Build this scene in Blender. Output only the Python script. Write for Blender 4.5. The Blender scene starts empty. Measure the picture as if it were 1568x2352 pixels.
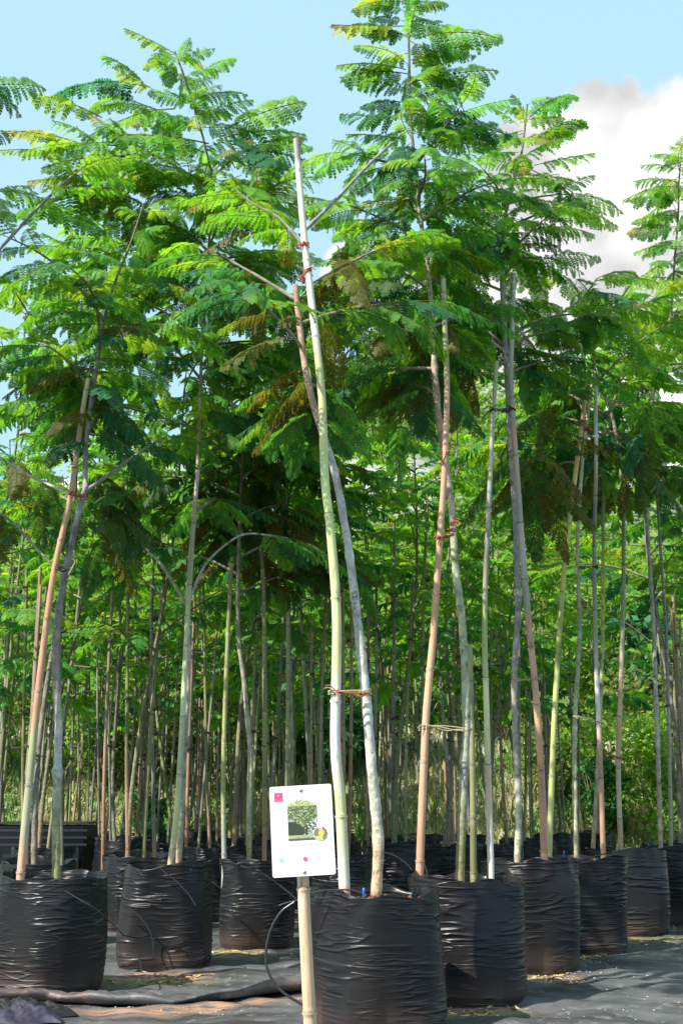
import bpy, math, random
import numpy as np
from mathutils import Vector

# ------------------------------------------------------------------ camera, sky, sun, exposure
sc = bpy.context.scene
C = sc.collection
FPX = 2700.0; CX, CY = 784.0, 1176.0; CAMH = 0.935
TH = math.atan(672 / FPX); CT, ST = math.cos(TH), math.sin(TH)
cam = bpy.data.objects.new('camera', bpy.data.cameras.new('camera'))
C.objects.link(cam); sc.camera = cam
cam.location = (0, 0, CAMH); cam.rotation_euler = (math.pi / 2 + TH, 0, 0)
cam.data.sensor_fit = 'VERTICAL'; cam.data.sensor_height = 36.0
cam.data.lens = 36.0 * FPX / 2352.0
cam.data.clip_start = 0.05; cam.data.clip_end = 3000

SUN = Vector((-0.60, -0.42, 0.80)).normalized()
world = bpy.data.worlds.new('World'); sc.world = world; world.use_nodes = True
nt = world.node_tree; nt.nodes.clear()
def wn(t, **k):
    n = nt.nodes.new(t)
    for a, b in k.items(): setattr(n, a, b)
    return n
out = wn('ShaderNodeOutputWorld'); bg = wn('ShaderNodeBackground'); sky = wn('ShaderNodeTexSky')
sky.sky_type = 'NISHITA'; sky.sun_disc = False
sky.sun_elevation = math.asin(SUN.z); sky.sun_rotation = math.atan2(SUN.x, SUN.y)
sky.altitude = 300; sky.air_density = 1.0; sky.dust_density = 2.5; sky.ozone_density = 1.5
geo = wn('ShaderNodeTexCoord')
# a bank of bright cumulus low in the east of the sky, by direction
def lobe(px, py, rad):
    a = (px - CX) / FPX; b = (CY - py) / FPX
    d = wn('ShaderNodeVectorMath', operation='DISTANCE'); d.inputs[1].default_value = Vector((a, CT - b * ST, ST + b * CT)).normalized()
    nt.links.new(geo.outputs['Generated'], d.inputs[0])
    m = wn('ShaderNodeMath', operation='DIVIDE'); m.inputs[1].default_value = rad; nt.links.new(d.outputs['Value'], m.inputs[0]); return m
lo = [lobe(1500, 670, .150), lobe(1060, 820, .09), lobe(1680, 540, .095), lobe(1350, 590, .080), lobe(820, 640, .035)]
m_ = lo[0]
for l_ in lo[1:]:
    q_ = wn('ShaderNodeMath', operation='SMOOTH_MIN'); q_.inputs[2].default_value = .15
    nt.links.new(m_.outputs[0], q_.inputs[0]); nt.links.new(l_.outputs[0], q_.inputs[1]); m_ = q_
noi = wn('ShaderNodeTexNoise'); noi.inputs['Scale'].default_value = 7.0; noi.inputs['Detail'].default_value = 8
noi.inputs['Roughness'].default_value = 0.55
nt.links.new(geo.outputs['Generated'], noi.inputs['Vector'])
ma = wn('ShaderNodeMath', operation='MULTIPLY_ADD'); ma.inputs[1].default_value = 1.35
nt.links.new(noi.outputs['Fac'], ma.inputs[0]); nt.links.new(m_.outputs[0], ma.inputs[2])
cr = wn('ShaderNodeMapRange'); cr.interpolation_type = 'SMOOTHSTEP'
cr.inputs['From Min'].default_value = 1.74; cr.inputs['From Max'].default_value = 1.63
nt.links.new(ma.outputs[0], cr.inputs['Value'])
noi2 = wn('ShaderNodeTexNoise'); noi2.inputs['Scale'].default_value = 9.0; noi2.inputs['Detail'].default_value = 5
nt.links.new(geo.outputs['Generated'], noi2.inputs['Vector'])
crc = wn('ShaderNodeMapRange'); crc.inputs['From Min'].default_value = 0.44; crc.inputs['From Max'].default_value = 0.60
crc.inputs['To Min'].default_value = 4.0; crc.inputs['To Max'].default_value = 6.2
nt.links.new(noi2.outputs['Fac'], crc.inputs['Value'])
tint = wn('ShaderNodeMix', data_type='RGBA'); tint.inputs[0].default_value = 0.80
tint.inputs[7].default_value = (3.45, 5.45, 6.7, 1)
nt.links.new(sky.outputs['Color'], tint.inputs[6])
mixc = wn('ShaderNodeMix', data_type='RGBA')
nt.links.new(cr.outputs['Result'], mixc.inputs[0]); nt.links.new(tint.outputs[2], mixc.inputs[6])
nt.links.new(crc.outputs['Result'], mixc.inputs[7])
nt.links.new(mixc.outputs[2], bg.inputs['Color']); bg.inputs['Strength'].default_value = 0.10
nt.links.new(bg.outputs[0], out.inputs['Surface'])

sl = bpy.data.lights.new('sun', 'SUN'); sl.energy = 5.0; sl.angle = math.radians(0.5); sl.color = (1, 0.955, 0.87)
so = bpy.data.objects.new('sun', sl); C.objects.link(so)
so.rotation_euler = (-SUN).to_track_quat('-Z', 'Y').to_euler()
sc.view_settings.view_transform = 'Standard'; sc.view_settings.look = 'None'
sc.view_settings.exposure = 0.85; sc.view_settings.gamma = 1.0
sc.render.engine = 'CYCLES'
sc.cycles.max_bounces = 7; sc.cycles.diffuse_bounces = 3; sc.cycles.transmission_bounces = 4; sc.cycles.glossy_bounces = 2

# ------------------------------------------------------------------ helpers
rng = np.random.default_rng(11); random.seed(11)
def P(x, y, Y):
    a = (x - CX) / FPX; b = (CY - y) / FPX
    t = Y / (CT - b * ST)
    return np.array([a * t, Y, CAMH + (ST + b * CT) * t])
def G(x, y, z=0.0):
    a = (x - CX) / FPX; b = (CY - y) / FPX
    t = (z - CAMH) / (ST + b * CT)
    return np.array([a * t, (CT - b * ST) * t, z])
def px_of(p):
    x, y, z = p; z -= CAMH
    d = y * CT + z * ST
    return CX + FPX * x / d, CY - FPX * (-y * ST + z * CT) / d

class MB:
    def __init__(s): s.v = []; s.f = []; s.c = []; s.n = 0
    def add(s, V, F, col):
        V = np.asarray(V, float).reshape(-1, 3); F = np.asarray(F, int)
        col = np.asarray(col, float)
        if col.ndim == 1: col = np.tile(col, (len(V), 1))
        s.v.append(V); s.c.append(col); s.f.append(F + s.n); s.n += len(V)
    def build(s, name, mat, parent=None, smooth=True):
        me = bpy.data.meshes.new(name)
        V = np.concatenate(s.v); Cc = np.concatenate(s.c)
        me.vertices.add(len(V)); me.vertices.foreach_set('co', V.astype(np.float32).ravel())
        sizes = np.concatenate([np.full(len(F), F.shape[1]) for F in s.f])
        li = np.concatenate([F.ravel() for F in s.f])
        me.loops.add(len(li)); me.loops.foreach_set('vertex_index', li.astype(np.int32))
        me.polygons.add(len(sizes))
        st = np.concatenate([[0], np.cumsum(sizes)[:-1]])
        me.polygons.foreach_set('loop_start', st.astype(np.int32))
        me.update(calc_edges=True)
        me.polygons.foreach_set('use_smooth', np.full(len(sizes), smooth))
        at = me.color_attributes.new('Col', 'FLOAT_COLOR', 'POINT')
        at.data.foreach_set('color', np.concatenate([Cc, np.ones((len(Cc), 1))], 1).astype(np.float32).ravel())
        me.materials.append(mat); me.validate()
        o = bpy.data.objects.new(name, me); C.objects.link(o)
        if parent is not None: o.parent = parent
        return o

def tag(o, label=None, cat=None, group=None, kind=None):
    if label: o['label'] = label
    if cat: o['category'] = cat
    if group: o['group'] = group
    if kind: o['kind'] = kind
    return o
def empty(name, loc=(0, 0, 0)):
    o = bpy.data.objects.new(name, None); C.objects.link(o); o.location = loc
    o.empty_display_size = 0.1
    return o
def rebase(root, loc):
    """move a thing's origin to its base, keeping the geometry where it is"""
    loc = Vector(loc); root.location = loc
    for ch in root.children:
        ch.data.transform(__import__('mathutils').Matrix.Translation(-loc)) if ch.data.users == 1 else None
        for g in ch.children:
            g.data.transform(__import__('mathutils').Matrix.Translation(-loc))

def unit(a): return a / (np.linalg.norm(a, axis=-1, keepdims=True) + 1e-12)
def catmull(pts, step):
    pts = np.asarray(pts, float)
    if len(pts) < 3:
        n = max(2, int(np.linalg.norm(pts[-1] - pts[0]) / step)); t = np.linspace(0, 1, n + 1)[:, None]
        return pts[0] * (1 - t) + pts[-1] * t
    q = np.vstack([2 * pts[0] - pts[1], pts, 2 * pts[-1] - pts[-2]]); outp = []
    for i in range(1, len(q) - 2):
        n = max(1, int(np.linalg.norm(q[i + 1] - q[i]) / step))
        t = np.arange(n)[:, None] / n
        p0, p1, p2, p3 = q[i - 1], q[i], q[i + 1], q[i + 2]
        outp.append(.5 * (2 * p1 + (-p0 + p2) * t + (2 * p0 - 5 * p1 + 4 * p2 - p3) * t ** 2 + (-p0 + 3 * p1 - 3 * p2 + p3) * t ** 3))
    outp.append(q[-2][None]); return np.vstack(outp)
def tube(mb, pts, rad, col, sides=8, closed=False, wob=0.0):
    pts = np.asarray(pts, float); n = len(pts)
    rad = np.full(n, rad) if np.isscalar(rad) else np.asarray(rad)
    T = unit(np.gradient(pts, axis=0))
    ref = np.array([0, 1.0, 0]) if abs(T[0][1]) < .9 else np.array([1.0, 0, 0])
    S = unit(np.cross(T, np.tile(ref, (n, 1)))); U = np.cross(S, T)
    a = np.linspace(0, 2 * math.pi, sides, endpoint=False)
    R = rad[:, None] * (1 + wob * rng.normal(size=(n, sides)))
    V = pts[:, None] + R[..., None] * (np.cos(a)[None, :, None] * S[:, None] + np.sin(a)[None, :, None] * U[:, None])
    V = V.reshape(-1, 3)
    i = np.arange(n - 1)[:, None] * sides; j = np.arange(sides)[None]; k = (j + 1) % sides
    F = np.stack([i + j, i + k, i + sides + k, i + sides + j], -1).reshape(-1, 4)
    col = np.asarray(col, float)
    if col.ndim == 1: col = np.tile(col, (n, 1))
    cc = np.repeat(col, sides, 0)
    mb.add(V, F, cc)
    if not closed:
        mb.add(V[:sides], [list(range(sides))[::-1]], cc[:sides]); mb.add(V[-sides:], [list(range(sides))], cc[-sides:])

# ------------------------------------------------------------------ materials
def newmat(name):
    m = bpy.data.materials.new(name); m.use_nodes = True; n = m.node_tree; n.nodes.clear()
    o = n.nodes.new('ShaderNodeOutputMaterial'); return m, n, o
def attr_mat(name, rough=.5, noise=8., amt=.35, bump=.0, bscale=60., stretch=(1, 1, 1), spec=.5, trans=0.0, bump_dist=.003, detail=6, speck=None):
    m, n, o = newmat(name); L = n.links.new
    b = n.nodes.new('ShaderNodeBsdfPrincipled'); at = n.nodes.new('ShaderNodeAttribute'); at.attribute_name = 'Col'
    tc = n.nodes.new('ShaderNodeTexCoord'); mp = n.nodes.new('ShaderNodeMapping'); mp.inputs['Scale'].default_value = stretch
    L(tc.outputs['Object'], mp.inputs['Vector'])
    nz = n.nodes.new('ShaderNodeTexNoise'); nz.inputs['Scale'].default_value = noise; nz.inputs['Detail'].default_value = detail
    nz.inputs['Roughness'].default_value = .65
    L(mp.outputs[0], nz.inputs['Vector'])
    mr = n.nodes.new('ShaderNodeMapRange'); mr.inputs['From Min'].default_value = .3; mr.inputs['From Max'].default_value = .7
    mr.inputs['To Min'].default_value = 1 - amt; mr.inputs['To Max'].default_value = 1 + amt
    L(nz.outputs['Fac'], mr.inputs['Value'])
    vm = n.nodes.new('ShaderNodeVectorMath'); vm.operation = 'SCALE'
    L(at.outputs['Color'], vm.inputs[0]); L(mr.outputs[0], vm.inputs['Scale'])
    src = vm.outputs[0]
    if speck:
        for scl, lo_, hi_, cc_ in speck:
            nz2 = n.nodes.new('ShaderNodeTexNoise'); nz2.inputs['Scale'].default_value = scl; nz2.inputs['Detail'].default_value = 5; nz2.inputs['Roughness'].default_value = .7
            L(mp.outputs[0], nz2.inputs['Vector'])
            r2 = n.nodes.new('ShaderNodeMapRange'); r2.inputs['From Min'].default_value = lo_; r2.inputs['From Max'].default_value = hi_; L(nz2.outputs['Fac'], r2.inputs['Value'])
            mx2 = n.nodes.new('ShaderNodeMix'); mx2.data_type = 'RGBA'; L(r2.outputs[0], mx2.inputs[0]); L(src, mx2.inputs[6]); mx2.inputs[7].default_value = (*cc_, 1); src = mx2.outputs[2]
    L(src, b.inputs['Base Color']); b.inputs['Roughness'].default_value = rough
    b.inputs['Specular IOR Level'].default_value = spec
    if bump:
        nb = n.nodes.new('ShaderNodeTexNoise'); nb.inputs['Scale'].default_value = bscale; nb.inputs['Detail'].default_value = 6
        L(mp.outputs[0], nb.inputs['Vector'])
        bp = n.nodes.new('ShaderNodeBump'); bp.inputs['Strength'].default_value = bump; bp.inputs['Distance'].default_value = bump_dist
        L(nb.outputs['Fac'], bp.inputs['Height']); L(bp.outputs[0], b.inputs['Normal'])
    if trans:
        t = n.nodes.new('ShaderNodeBsdfTranslucent'); mx = n.nodes.new('ShaderNodeMixShader'); mx.inputs[0].default_value = trans
        hs = n.nodes.new('ShaderNodeVectorMath'); hs.operation = 'MULTIPLY'; hs.inputs[1].default_value = (1.9, 1.6, .7)
        L(vm.outputs[0], hs.inputs[0]); L(hs.outputs[0], t.inputs['Color'])
        L(b.outputs[0], mx.inputs[1]); L(t.outputs[0], mx.inputs[2]); L(mx.outputs[0], o.inputs['Surface'])
    else: L(b.outputs[0], o.inputs['Surface'])
    return m
M_leaf = attr_mat('leaf', .55, 5., .3, trans=.50, spec=.25)
M_bamboo = attr_mat('bamboo', .45, 14., .34, bump=.35, bscale=90, stretch=(1, 1, .16), spec=.35, bump_dist=.002, speck=[(26., .58, .74, (.13, .11, .07)), (60., .64, .72, (.06, .05, .04))])
M_bark = attr_mat('bark', .75, 22., .4, bump=.8, bscale=45, stretch=(1, 1, .8), spec=.2, bump_dist=.006, speck=[(17., .55, .66, (.14, .13, .08)), (70., .60, .68, (.05, .045, .035)), (34., .64, .72, (.62, .60, .54))])
M_twine = attr_mat('twine', .85, 60., .3, spec=.1)
M_soil = attr_mat('soil', .95, 40., .5, bump=1., bscale=50, spec=.1, bump_dist=.02)
def poly_mat():
    m, n, o = newmat('black_polythene'); L = n.links.new
    b = n.nodes.new('ShaderNodeBsdfPrincipled'); at = n.nodes.new('ShaderNodeAttribute'); at.attribute_name = 'Col'; tc = n.nodes.new('ShaderNodeTexCoord')
    def nz(sc3, det, rough=.5, dist=0.):
        mp = n.nodes.new('ShaderNodeMapping'); mp.inputs['Scale'].default_value = sc3; L(tc.outputs['Object'], mp.inputs['Vector'])
        z = n.nodes.new('ShaderNodeTexNoise'); z.inputs['Scale'].default_value = 1.; z.inputs['Detail'].default_value = det; z.inputs['Roughness'].default_value = rough; z.inputs['Distortion'].default_value = dist
        L(mp.outputs[0], z.inputs['Vector']); return z.outputs['Fac']
    def mt(op, a, c=None, d=None):
        x = n.nodes.new('ShaderNodeMath'); x.operation = op
        for k, q in enumerate((a, c, d)):
            if q is None: continue
            if isinstance(q, (int, float)): x.inputs[k].default_value = q
            else: L(q, x.inputs[k])
        return x.outputs[0]
    def ridges(sc3, msc, lo, hi):
        r = mt('SUBTRACT', 1., mt('MULTIPLY', mt('ABSOLUTE', mt('SUBTRACT', nz(sc3, 1., .4, .25), .5)), 14.)); r = mt('POWER', mt('MAXIMUM', r, 0.), 1.3)
        k = n.nodes.new('ShaderNodeMapRange'); k.inputs['From Min'].default_value = lo; k.inputs['From Max'].default_value = hi; L(nz(msc, 2.), k.inputs['Value'])
        return mt('MULTIPLY', r, k.outputs[0])
    h = mt('ADD', ridges((2.2, 2.2, 20.), (3., 3., 6.), .46, .60), mt('MULTIPLY', ridges((4., 4., 34.), (5., 5., 7.), .48, .62), .5))
    h = mt('ADD', h, mt('MULTIPLY', nz((14, 14, 18), 4.), .25))
    bp = n.nodes.new('ShaderNodeBump'); bp.inputs['Strength'].default_value = .9; bp.inputs['Distance'].default_value = .007; L(h, bp.inputs['Height'])
    dv = n.nodes.new('ShaderNodeMapRange'); dv.inputs['From Min'].default_value = .35; dv.inputs['From Max'].default_value = .75; dv.inputs['To Min'].default_value = .32; dv.inputs['To Max'].default_value = .5; L(nz((7, 7, 7), 6., .65), dv.inputs['Value'])
    L(at.outputs['Color'], b.inputs['Base Color']); L(dv.outputs[0], b.inputs['Roughness']); b.inputs['Specular IOR Level'].default_value = .36
    L(bp.outputs[0], b.inputs['Normal']); L(b.outputs[0], o.inputs['Surface']); return m
M_poly = poly_mat()
M_tube = attr_mat('drip_plastic', .28, 3., .1, spec=.6)
M_ground = attr_mat('ground', .9, 1.2, .35, bump=.6, bscale=20, spec=.1, bump_dist=.05)
M_grass = attr_mat('grass', .8, 3., .3, trans=.25, spec=.15)
M_card = attr_mat('card_print', .35, 3., .01, spec=.4)
M_litter = attr_mat('litter', .85, 20., .4, spec=.15)
M_metal = attr_mat('screw_metal', .3, 3., .05, spec=.8)

# weed mat: woven black polypropylene, with dust and red soil ground into it
def mat_mat():
    m, n, o = newmat('weed_mat'); L = n.links.new
    b = n.nodes.new('ShaderNodeBsdfPrincipled'); tc = n.nodes.new('ShaderNodeTexCoord')
    def noise(scale, det, stretch=(1, 1, 1), rough=.6, rot=0):
        mp = n.nodes.new('ShaderNodeMapping'); mp.inputs['Scale'].default_value = stretch; mp.inputs['Rotation'].default_value = (0, 0, rot)
        L(tc.outputs['Object'], mp.inputs['Vector'])
        z = n.nodes.new('ShaderNodeTexNoise'); z.inputs['Scale'].default_value = scale; z.inputs['Detail'].default_value = det
        z.inputs['Roughness'].default_value = rough; L(mp.outputs[0], z.inputs['Vector']); return z.outputs['Fac']
    def rampf(v, a, c, lo=0., hi=1.):
        r = n.nodes.new('ShaderNodeMapRange'); r.inputs['From Min'].default_value = a; r.inputs['From Max'].default_value = c
        r.inputs['To Min'].default_value = lo; r.inputs['To Max'].default_value = hi; r.interpolation_type = 'SMOOTHSTEP'; L(v, r.inputs['Value']); return r.outputs[0]
    def mix(f, a, c):
        x = n.nodes.new('ShaderNodeMix'); x.data_type = 'RGBA'
        L(f, x.inputs[0])
        if isinstance(a, tuple): x.inputs[6].default_value = a
        else: L(a, x.inputs[6])
        if isinstance(c, tuple): x.inputs[7].default_value = c
        else: L(c, x.inputs[7])
        return x.outputs[2]
    base = mix(rampf(noise(1.6, 8, (1, 2.4, 1), rot=-.35), .35, .65), (.036, .036, .038, 1), (.105, .105, .106, 1))
    base = mix(rampf(noise(14, 8), .52, .75), base, (.17, .165, .155, 1))
    at = n.nodes.new('ShaderNodeAttribute'); at.attribute_name = 'Col'
    sx = n.nodes.new('ShaderNodeSeparateColor'); L(at.outputs['Color'], sx.inputs[0])
    mm = n.nodes.new('ShaderNodeMath'); mm.operation = 'MULTIPLY'
    L(sx.outputs[0], mm.inputs[0]); L(rampf(noise(9, 6, (1, 3, 1)), .36, .56), mm.inputs[1])
    base = mix(mm.outputs[0], base, (.36, .20, .13, 1))
    mk = n.nodes.new('ShaderNodeMath'); mk.operation = 'MULTIPLY'; L(sx.outputs[1], mk.inputs[0]); L(rampf(noise(25, 6), .4, .62), mk.inputs[1])
    base = mix(mk.outputs[0], base, (.26, .27, .045, 1))
    L(base, b.inputs['Base Color']); b.inputs['Roughness'].default_value = .5; b.inputs['Specular IOR Level'].default_value = .45
    bp = n.nodes.new('ShaderNodeBump'); bp.inputs['Strength'].default_value = .5; bp.inputs['Distance'].default_value = .012
    L(noise(16, 8, (1, 2.2, 1), rot=-.4), bp.inputs['Height'])
    bp2 = n.nodes.new('ShaderNodeBump'); bp2.inputs['Strength'].default_value = .35; bp2.inputs['Distance'].default_value = .002
    L(noise(220, 3), bp2.inputs['Height']); L(bp.outputs[0], bp2.inputs['Normal']); L(bp2.outputs[0], b.inputs['Normal'])
    L(b.outputs[0], o.inputs['Surface']); return m
M_mat = mat_mat()
M_mat2 = attr_mat('dull_plastic', .6, 12., .4, bump=.4, bscale=40., spec=.25)

# ------------------------------------------------------------------ palettes (albedo)
TAN = (.62, .33, .19); TAN2 = (.50, .27, .16); PINK = (.52, .32, .21); OLIVE = (.22, .22, .085); GREEN = (.38, .41, .14)
PALE = (.60, .61, .30); YEL = (.55, .52, .12); GREY = (.35, .32, .26); WHITE = (.68, .64, .56); BROWN = (.24, .17, .12); DKGREY = (.17, .155, .14)
def hexlerp(stops, t):
    xs = [s[0] for s in stops]; cs = np.array([s[1] for s in stops])
    return np.stack([np.interp(t, xs, cs[:, k]) for k in range(3)], -1)

# ------------------------------------------------------------------ terrain
def smooth(x, a, b):
    t = np.clip((x - a) / (b - a), 0, 1); return t * t * (3 - 2 * t)
def hill_h(X, Y):
    ridge = 19.5 + 3.5 * smooth(X, -6, 8) - 9.5 * smooth(-X, 4, 26) - 7 * smooth(X, 12, 40)
    h = 2.1 * smooth(Y, 15.2, 20.5) + (ridge - 2.1) * np.clip((Y - 27) / 27, 0, 1) ** 1.15 * smooth(Y, 25, 32)
    h = h + smooth(Y, 16, 26) * (.25 * np.sin(X * .9 + Y * .4) + .2 * np.sin(X * 2.1 - Y * 1.3)) + smooth(Y, 28, 40) * (.8 * np.sin(X * .35 + 1) + .5 * np.sin(X * .8 + Y * .3))
    return h
xs = np.linspace(-1, 1, 140); xs = np.sign(xs) * np.abs(xs) ** 1.6 * 70
ys = np.concatenate([np.linspace(-6, 14, 12), np.linspace(14.5, 60, 110), np.linspace(62, 120, 15)])
XX, YY = np.meshgrid(xs, ys); ZZ = hill_h(XX, YY) - .03; ZZ = np.where(YY > 60, hill_h(XX, np.full_like(YY, 60)) - (YY - 60) * .05, ZZ)
V = np.stack([XX, YY, ZZ], -1).reshape(-1, 3); nx, ny = len(xs), len(ys)
i = np.arange(ny - 1)[:, None] * nx; j = np.arange(nx - 1)[None]
F = np.stack([i + j, i + j + 1, i + nx + j + 1, i + nx + j], -1).reshape(-1, 4)
col = np.tile((.13, .10, .065), (len(V), 1)).astype(float)
w = smooth(V[:, 1], 15, 17)[:, None]; col = col * (1 - w) + np.array((.24, .24, .14)) * w
def wob(X, Y, s): return .5 + .5 * np.sin(X * s + 1.3 * np.sin(Y * s * .7)) * np.cos(Y * s * .8 + np.sin(X * s * .6))
grav = smooth(V[:, 1], 19.4, 20.2) * (1 - smooth(V[:, 1], 24.5, 26)) * smooth(wob(V[:, 0], V[:, 1], .8), .25, .5)
scree = smooth(V[:, 1], 38, 41) * smooth(wob(V[:, 0] + 2, V[:, 1], .22), .35, .6)
g = np.clip(grav + scree, 0, 1)[:, None]; gg = smooth(V[:, 1], 26, 30)[:, None]
col = col * (1 - gg) + np.array((.10, .17, .04)) * gg; col = col * (1 - g) + np.array((.40, .39, .40)) * g
mb = MB(); mb.add(V, F, col); tag(mb.build('terrain', M_ground), kind='structure')
mb = MB(); S_ = 1500.
mb.add([[-S_, -S_, -.9], [S_, -S_, -.9], [S_, S_, -.9], [-S_, S_, -.9]], [[0, 1, 2, 3]], (.12, .14, .06))
tag(mb.build('ground', M_ground), kind='structure')

# ground cover mat with a raised fold at the lower left
FOLD = np.array([G(-60, 2318)[:2], G(110, 2312)[:2], G(250, 2318)[:2], G(400, 2318)[:2], G(560, 2300)[:2], G(700, 2287)[:2], G(830, 2270)[:2]])
def fold_y(X): return np.interp(X, FOLD[:, 0], FOLD[:, 1])
def mat_h(X, Y):
    d = Y - fold_y(X)                                     # + behind the fold
    on = 1 - smooth(X, FOLD[-1, 0] - .35, FOLD[-1, 0])
    h = on * 0.0
    n = .010 * np.sin(X * 9 + 4 * np.sin(Y * 2.2)) * np.sin(Y * 13 + 2 * np.sin(X * 3)) + .004 * np.sin(X * 21 + Y * 17)
    n = n + .012 * np.abs(np.sin(Y * 5.5 - X * 2.1 + 1.2 * np.sin(X * 1.7))) ** 6
    return h * (1 + .3 * np.sin(X * 14) + .15 * np.sin(X * 31)) + n + .012
xs = np.concatenate([np.linspace(-9, -2.1, 30), np.linspace(-2.08, 3.2, 330), np.linspace(3.3, 9, 30)])
ys = np.concatenate([np.linspace(-3, 4.2, 30), np.linspace(4.22, 7.5, 260), np.linspace(7.55, 15.2, 120)])
XX, YY = np.meshgrid(xs, ys)
YW = YY.copy()
ZZ = mat_h(XX, YY); ZZ = np.where((YY > 15) | (YY < -2.9), -.02, ZZ)
V = np.stack([XX, YW, ZZ], -1).reshape(-1, 3); nx, ny = len(xs), len(ys)
i = np.arange(ny - 1)[:, None] * nx; j = np.arange(nx - 1)[None]
F = np.stack([i + j, i + j + 1, i + nx + j + 1, i + nx + j], -1).reshape(-1, 4)
d = V[:, 1] - fold_y(V[:, 0])
red = smooth(d, -.33, -.20) * (1 - smooth(d, -.10, -.03)) * (V[:, 0] < .25) * smooth(V[:, 0], -1.35, -.95) * 1.0
moss = np.zeros(len(V))
mb = MB(); STAIN = []
def stain(x, y, rx, ry, kind, amt=1.): STAIN.append((x, y, rx, ry, kind, amt))
for (px, py, rx, ry, k, am) in [(360, 2250, .30, .17, 0, 1.), (330, 2262, .35, .14, 1, 1.), (525, 2195, .22, .12, 1, .9), (560, 2192, .2, .1, 0, .9), (1070, 2330, .3, .12, 0, .9), (1050, 2340, .3, .1, 1, .6), (1235, 2255, .22, .13, 0, 1.), (1345, 2206, .15, .1, 0, .5), (1440, 2166, .22, .2, 0, .9), (1480, 2160, .3, .2, 1, .9), (265, 2130, .3, .3, 1, .6)]:
    p = G(px, py); q = np.exp(-(((V[:, 0] - p[0]) / rx) ** 2 + ((V[:, 1] - p[1]) / ry) ** 2) ** 2) * am
    if k == 0: red = np.maximum(red, q)
    else: moss = np.maximum(moss, q)
mb.add(V, F, np.stack([red, moss, moss * 0], -1)); tag(mb.build('ground_cover_mat', M_mat), kind='structure')
# the loose edge of the sheet, puffed up and turned under itself
nx_ = 260; X_ = np.linspace(-2.3, .32, nx_); rows_ = []
rf = np.random.default_rng(21); ph = rf.uniform(0, 6, 8)
hgt = .050 + .016 * np.sin(X_ * 3.1 + 1) + .010 * np.sin(X_ * 9 + ph[0]) + .006 * np.sin(X_ * 23 + ph[1]); hgt = hgt * (1 - smooth(X_, .0, .32)) + .012
fy = fold_y(X_) + .02 * np.sin(X_ * 4.0 + 2) + .008 * np.sin(X_ * 17)
for t_ in np.linspace(0, 1, 26):
    if t_ < .6:
        q = t_ / .6; dyy = .34 * (1 - q) ** 1.2; zz = hgt * (q * q * (3 - 2 * q)) * (1 + .10 * np.sin(X_ * 31 + q * 9 + ph[2]) * q + .08 * np.sin(X_ * 55 - q * 14))
    else:
        q = (t_ - .6) / .4; a_ = q * math.pi * 1.05; dyy = -.028 * math.sin(a_) + .05 * q * q; zz = hgt * (.5 + .5 * math.cos(a_)) * .86 + hgt * .14 * (1 - q)
    rows_.append(np.stack([X_ + .01 * np.sin(t_ * 20 + X_ * 8), fy + dyy, zz + .014 - .02 * (t_ == 0)], -1))
V = np.vstack(rows_); i = np.arange(25)[:, None] * nx_; j = np.arange(nx_ - 1)[None]
rd = .22 * smooth(np.sin(V[:, 0] * 5.0 + 2.2), .2, .8) * (V[:, 1] < np.tile(fy, 26) + .12)
mb = MB(); mb.add(V, np.stack([i + j, i + nx_ + j, i + nx_ + j + 1, i + j + 1], -1).reshape(-1, 4), np.stack([rd, rd * 0, rd * 0], -1)); tag(mb.build('ground_cover_fold', M_mat), kind='structure')

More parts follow.
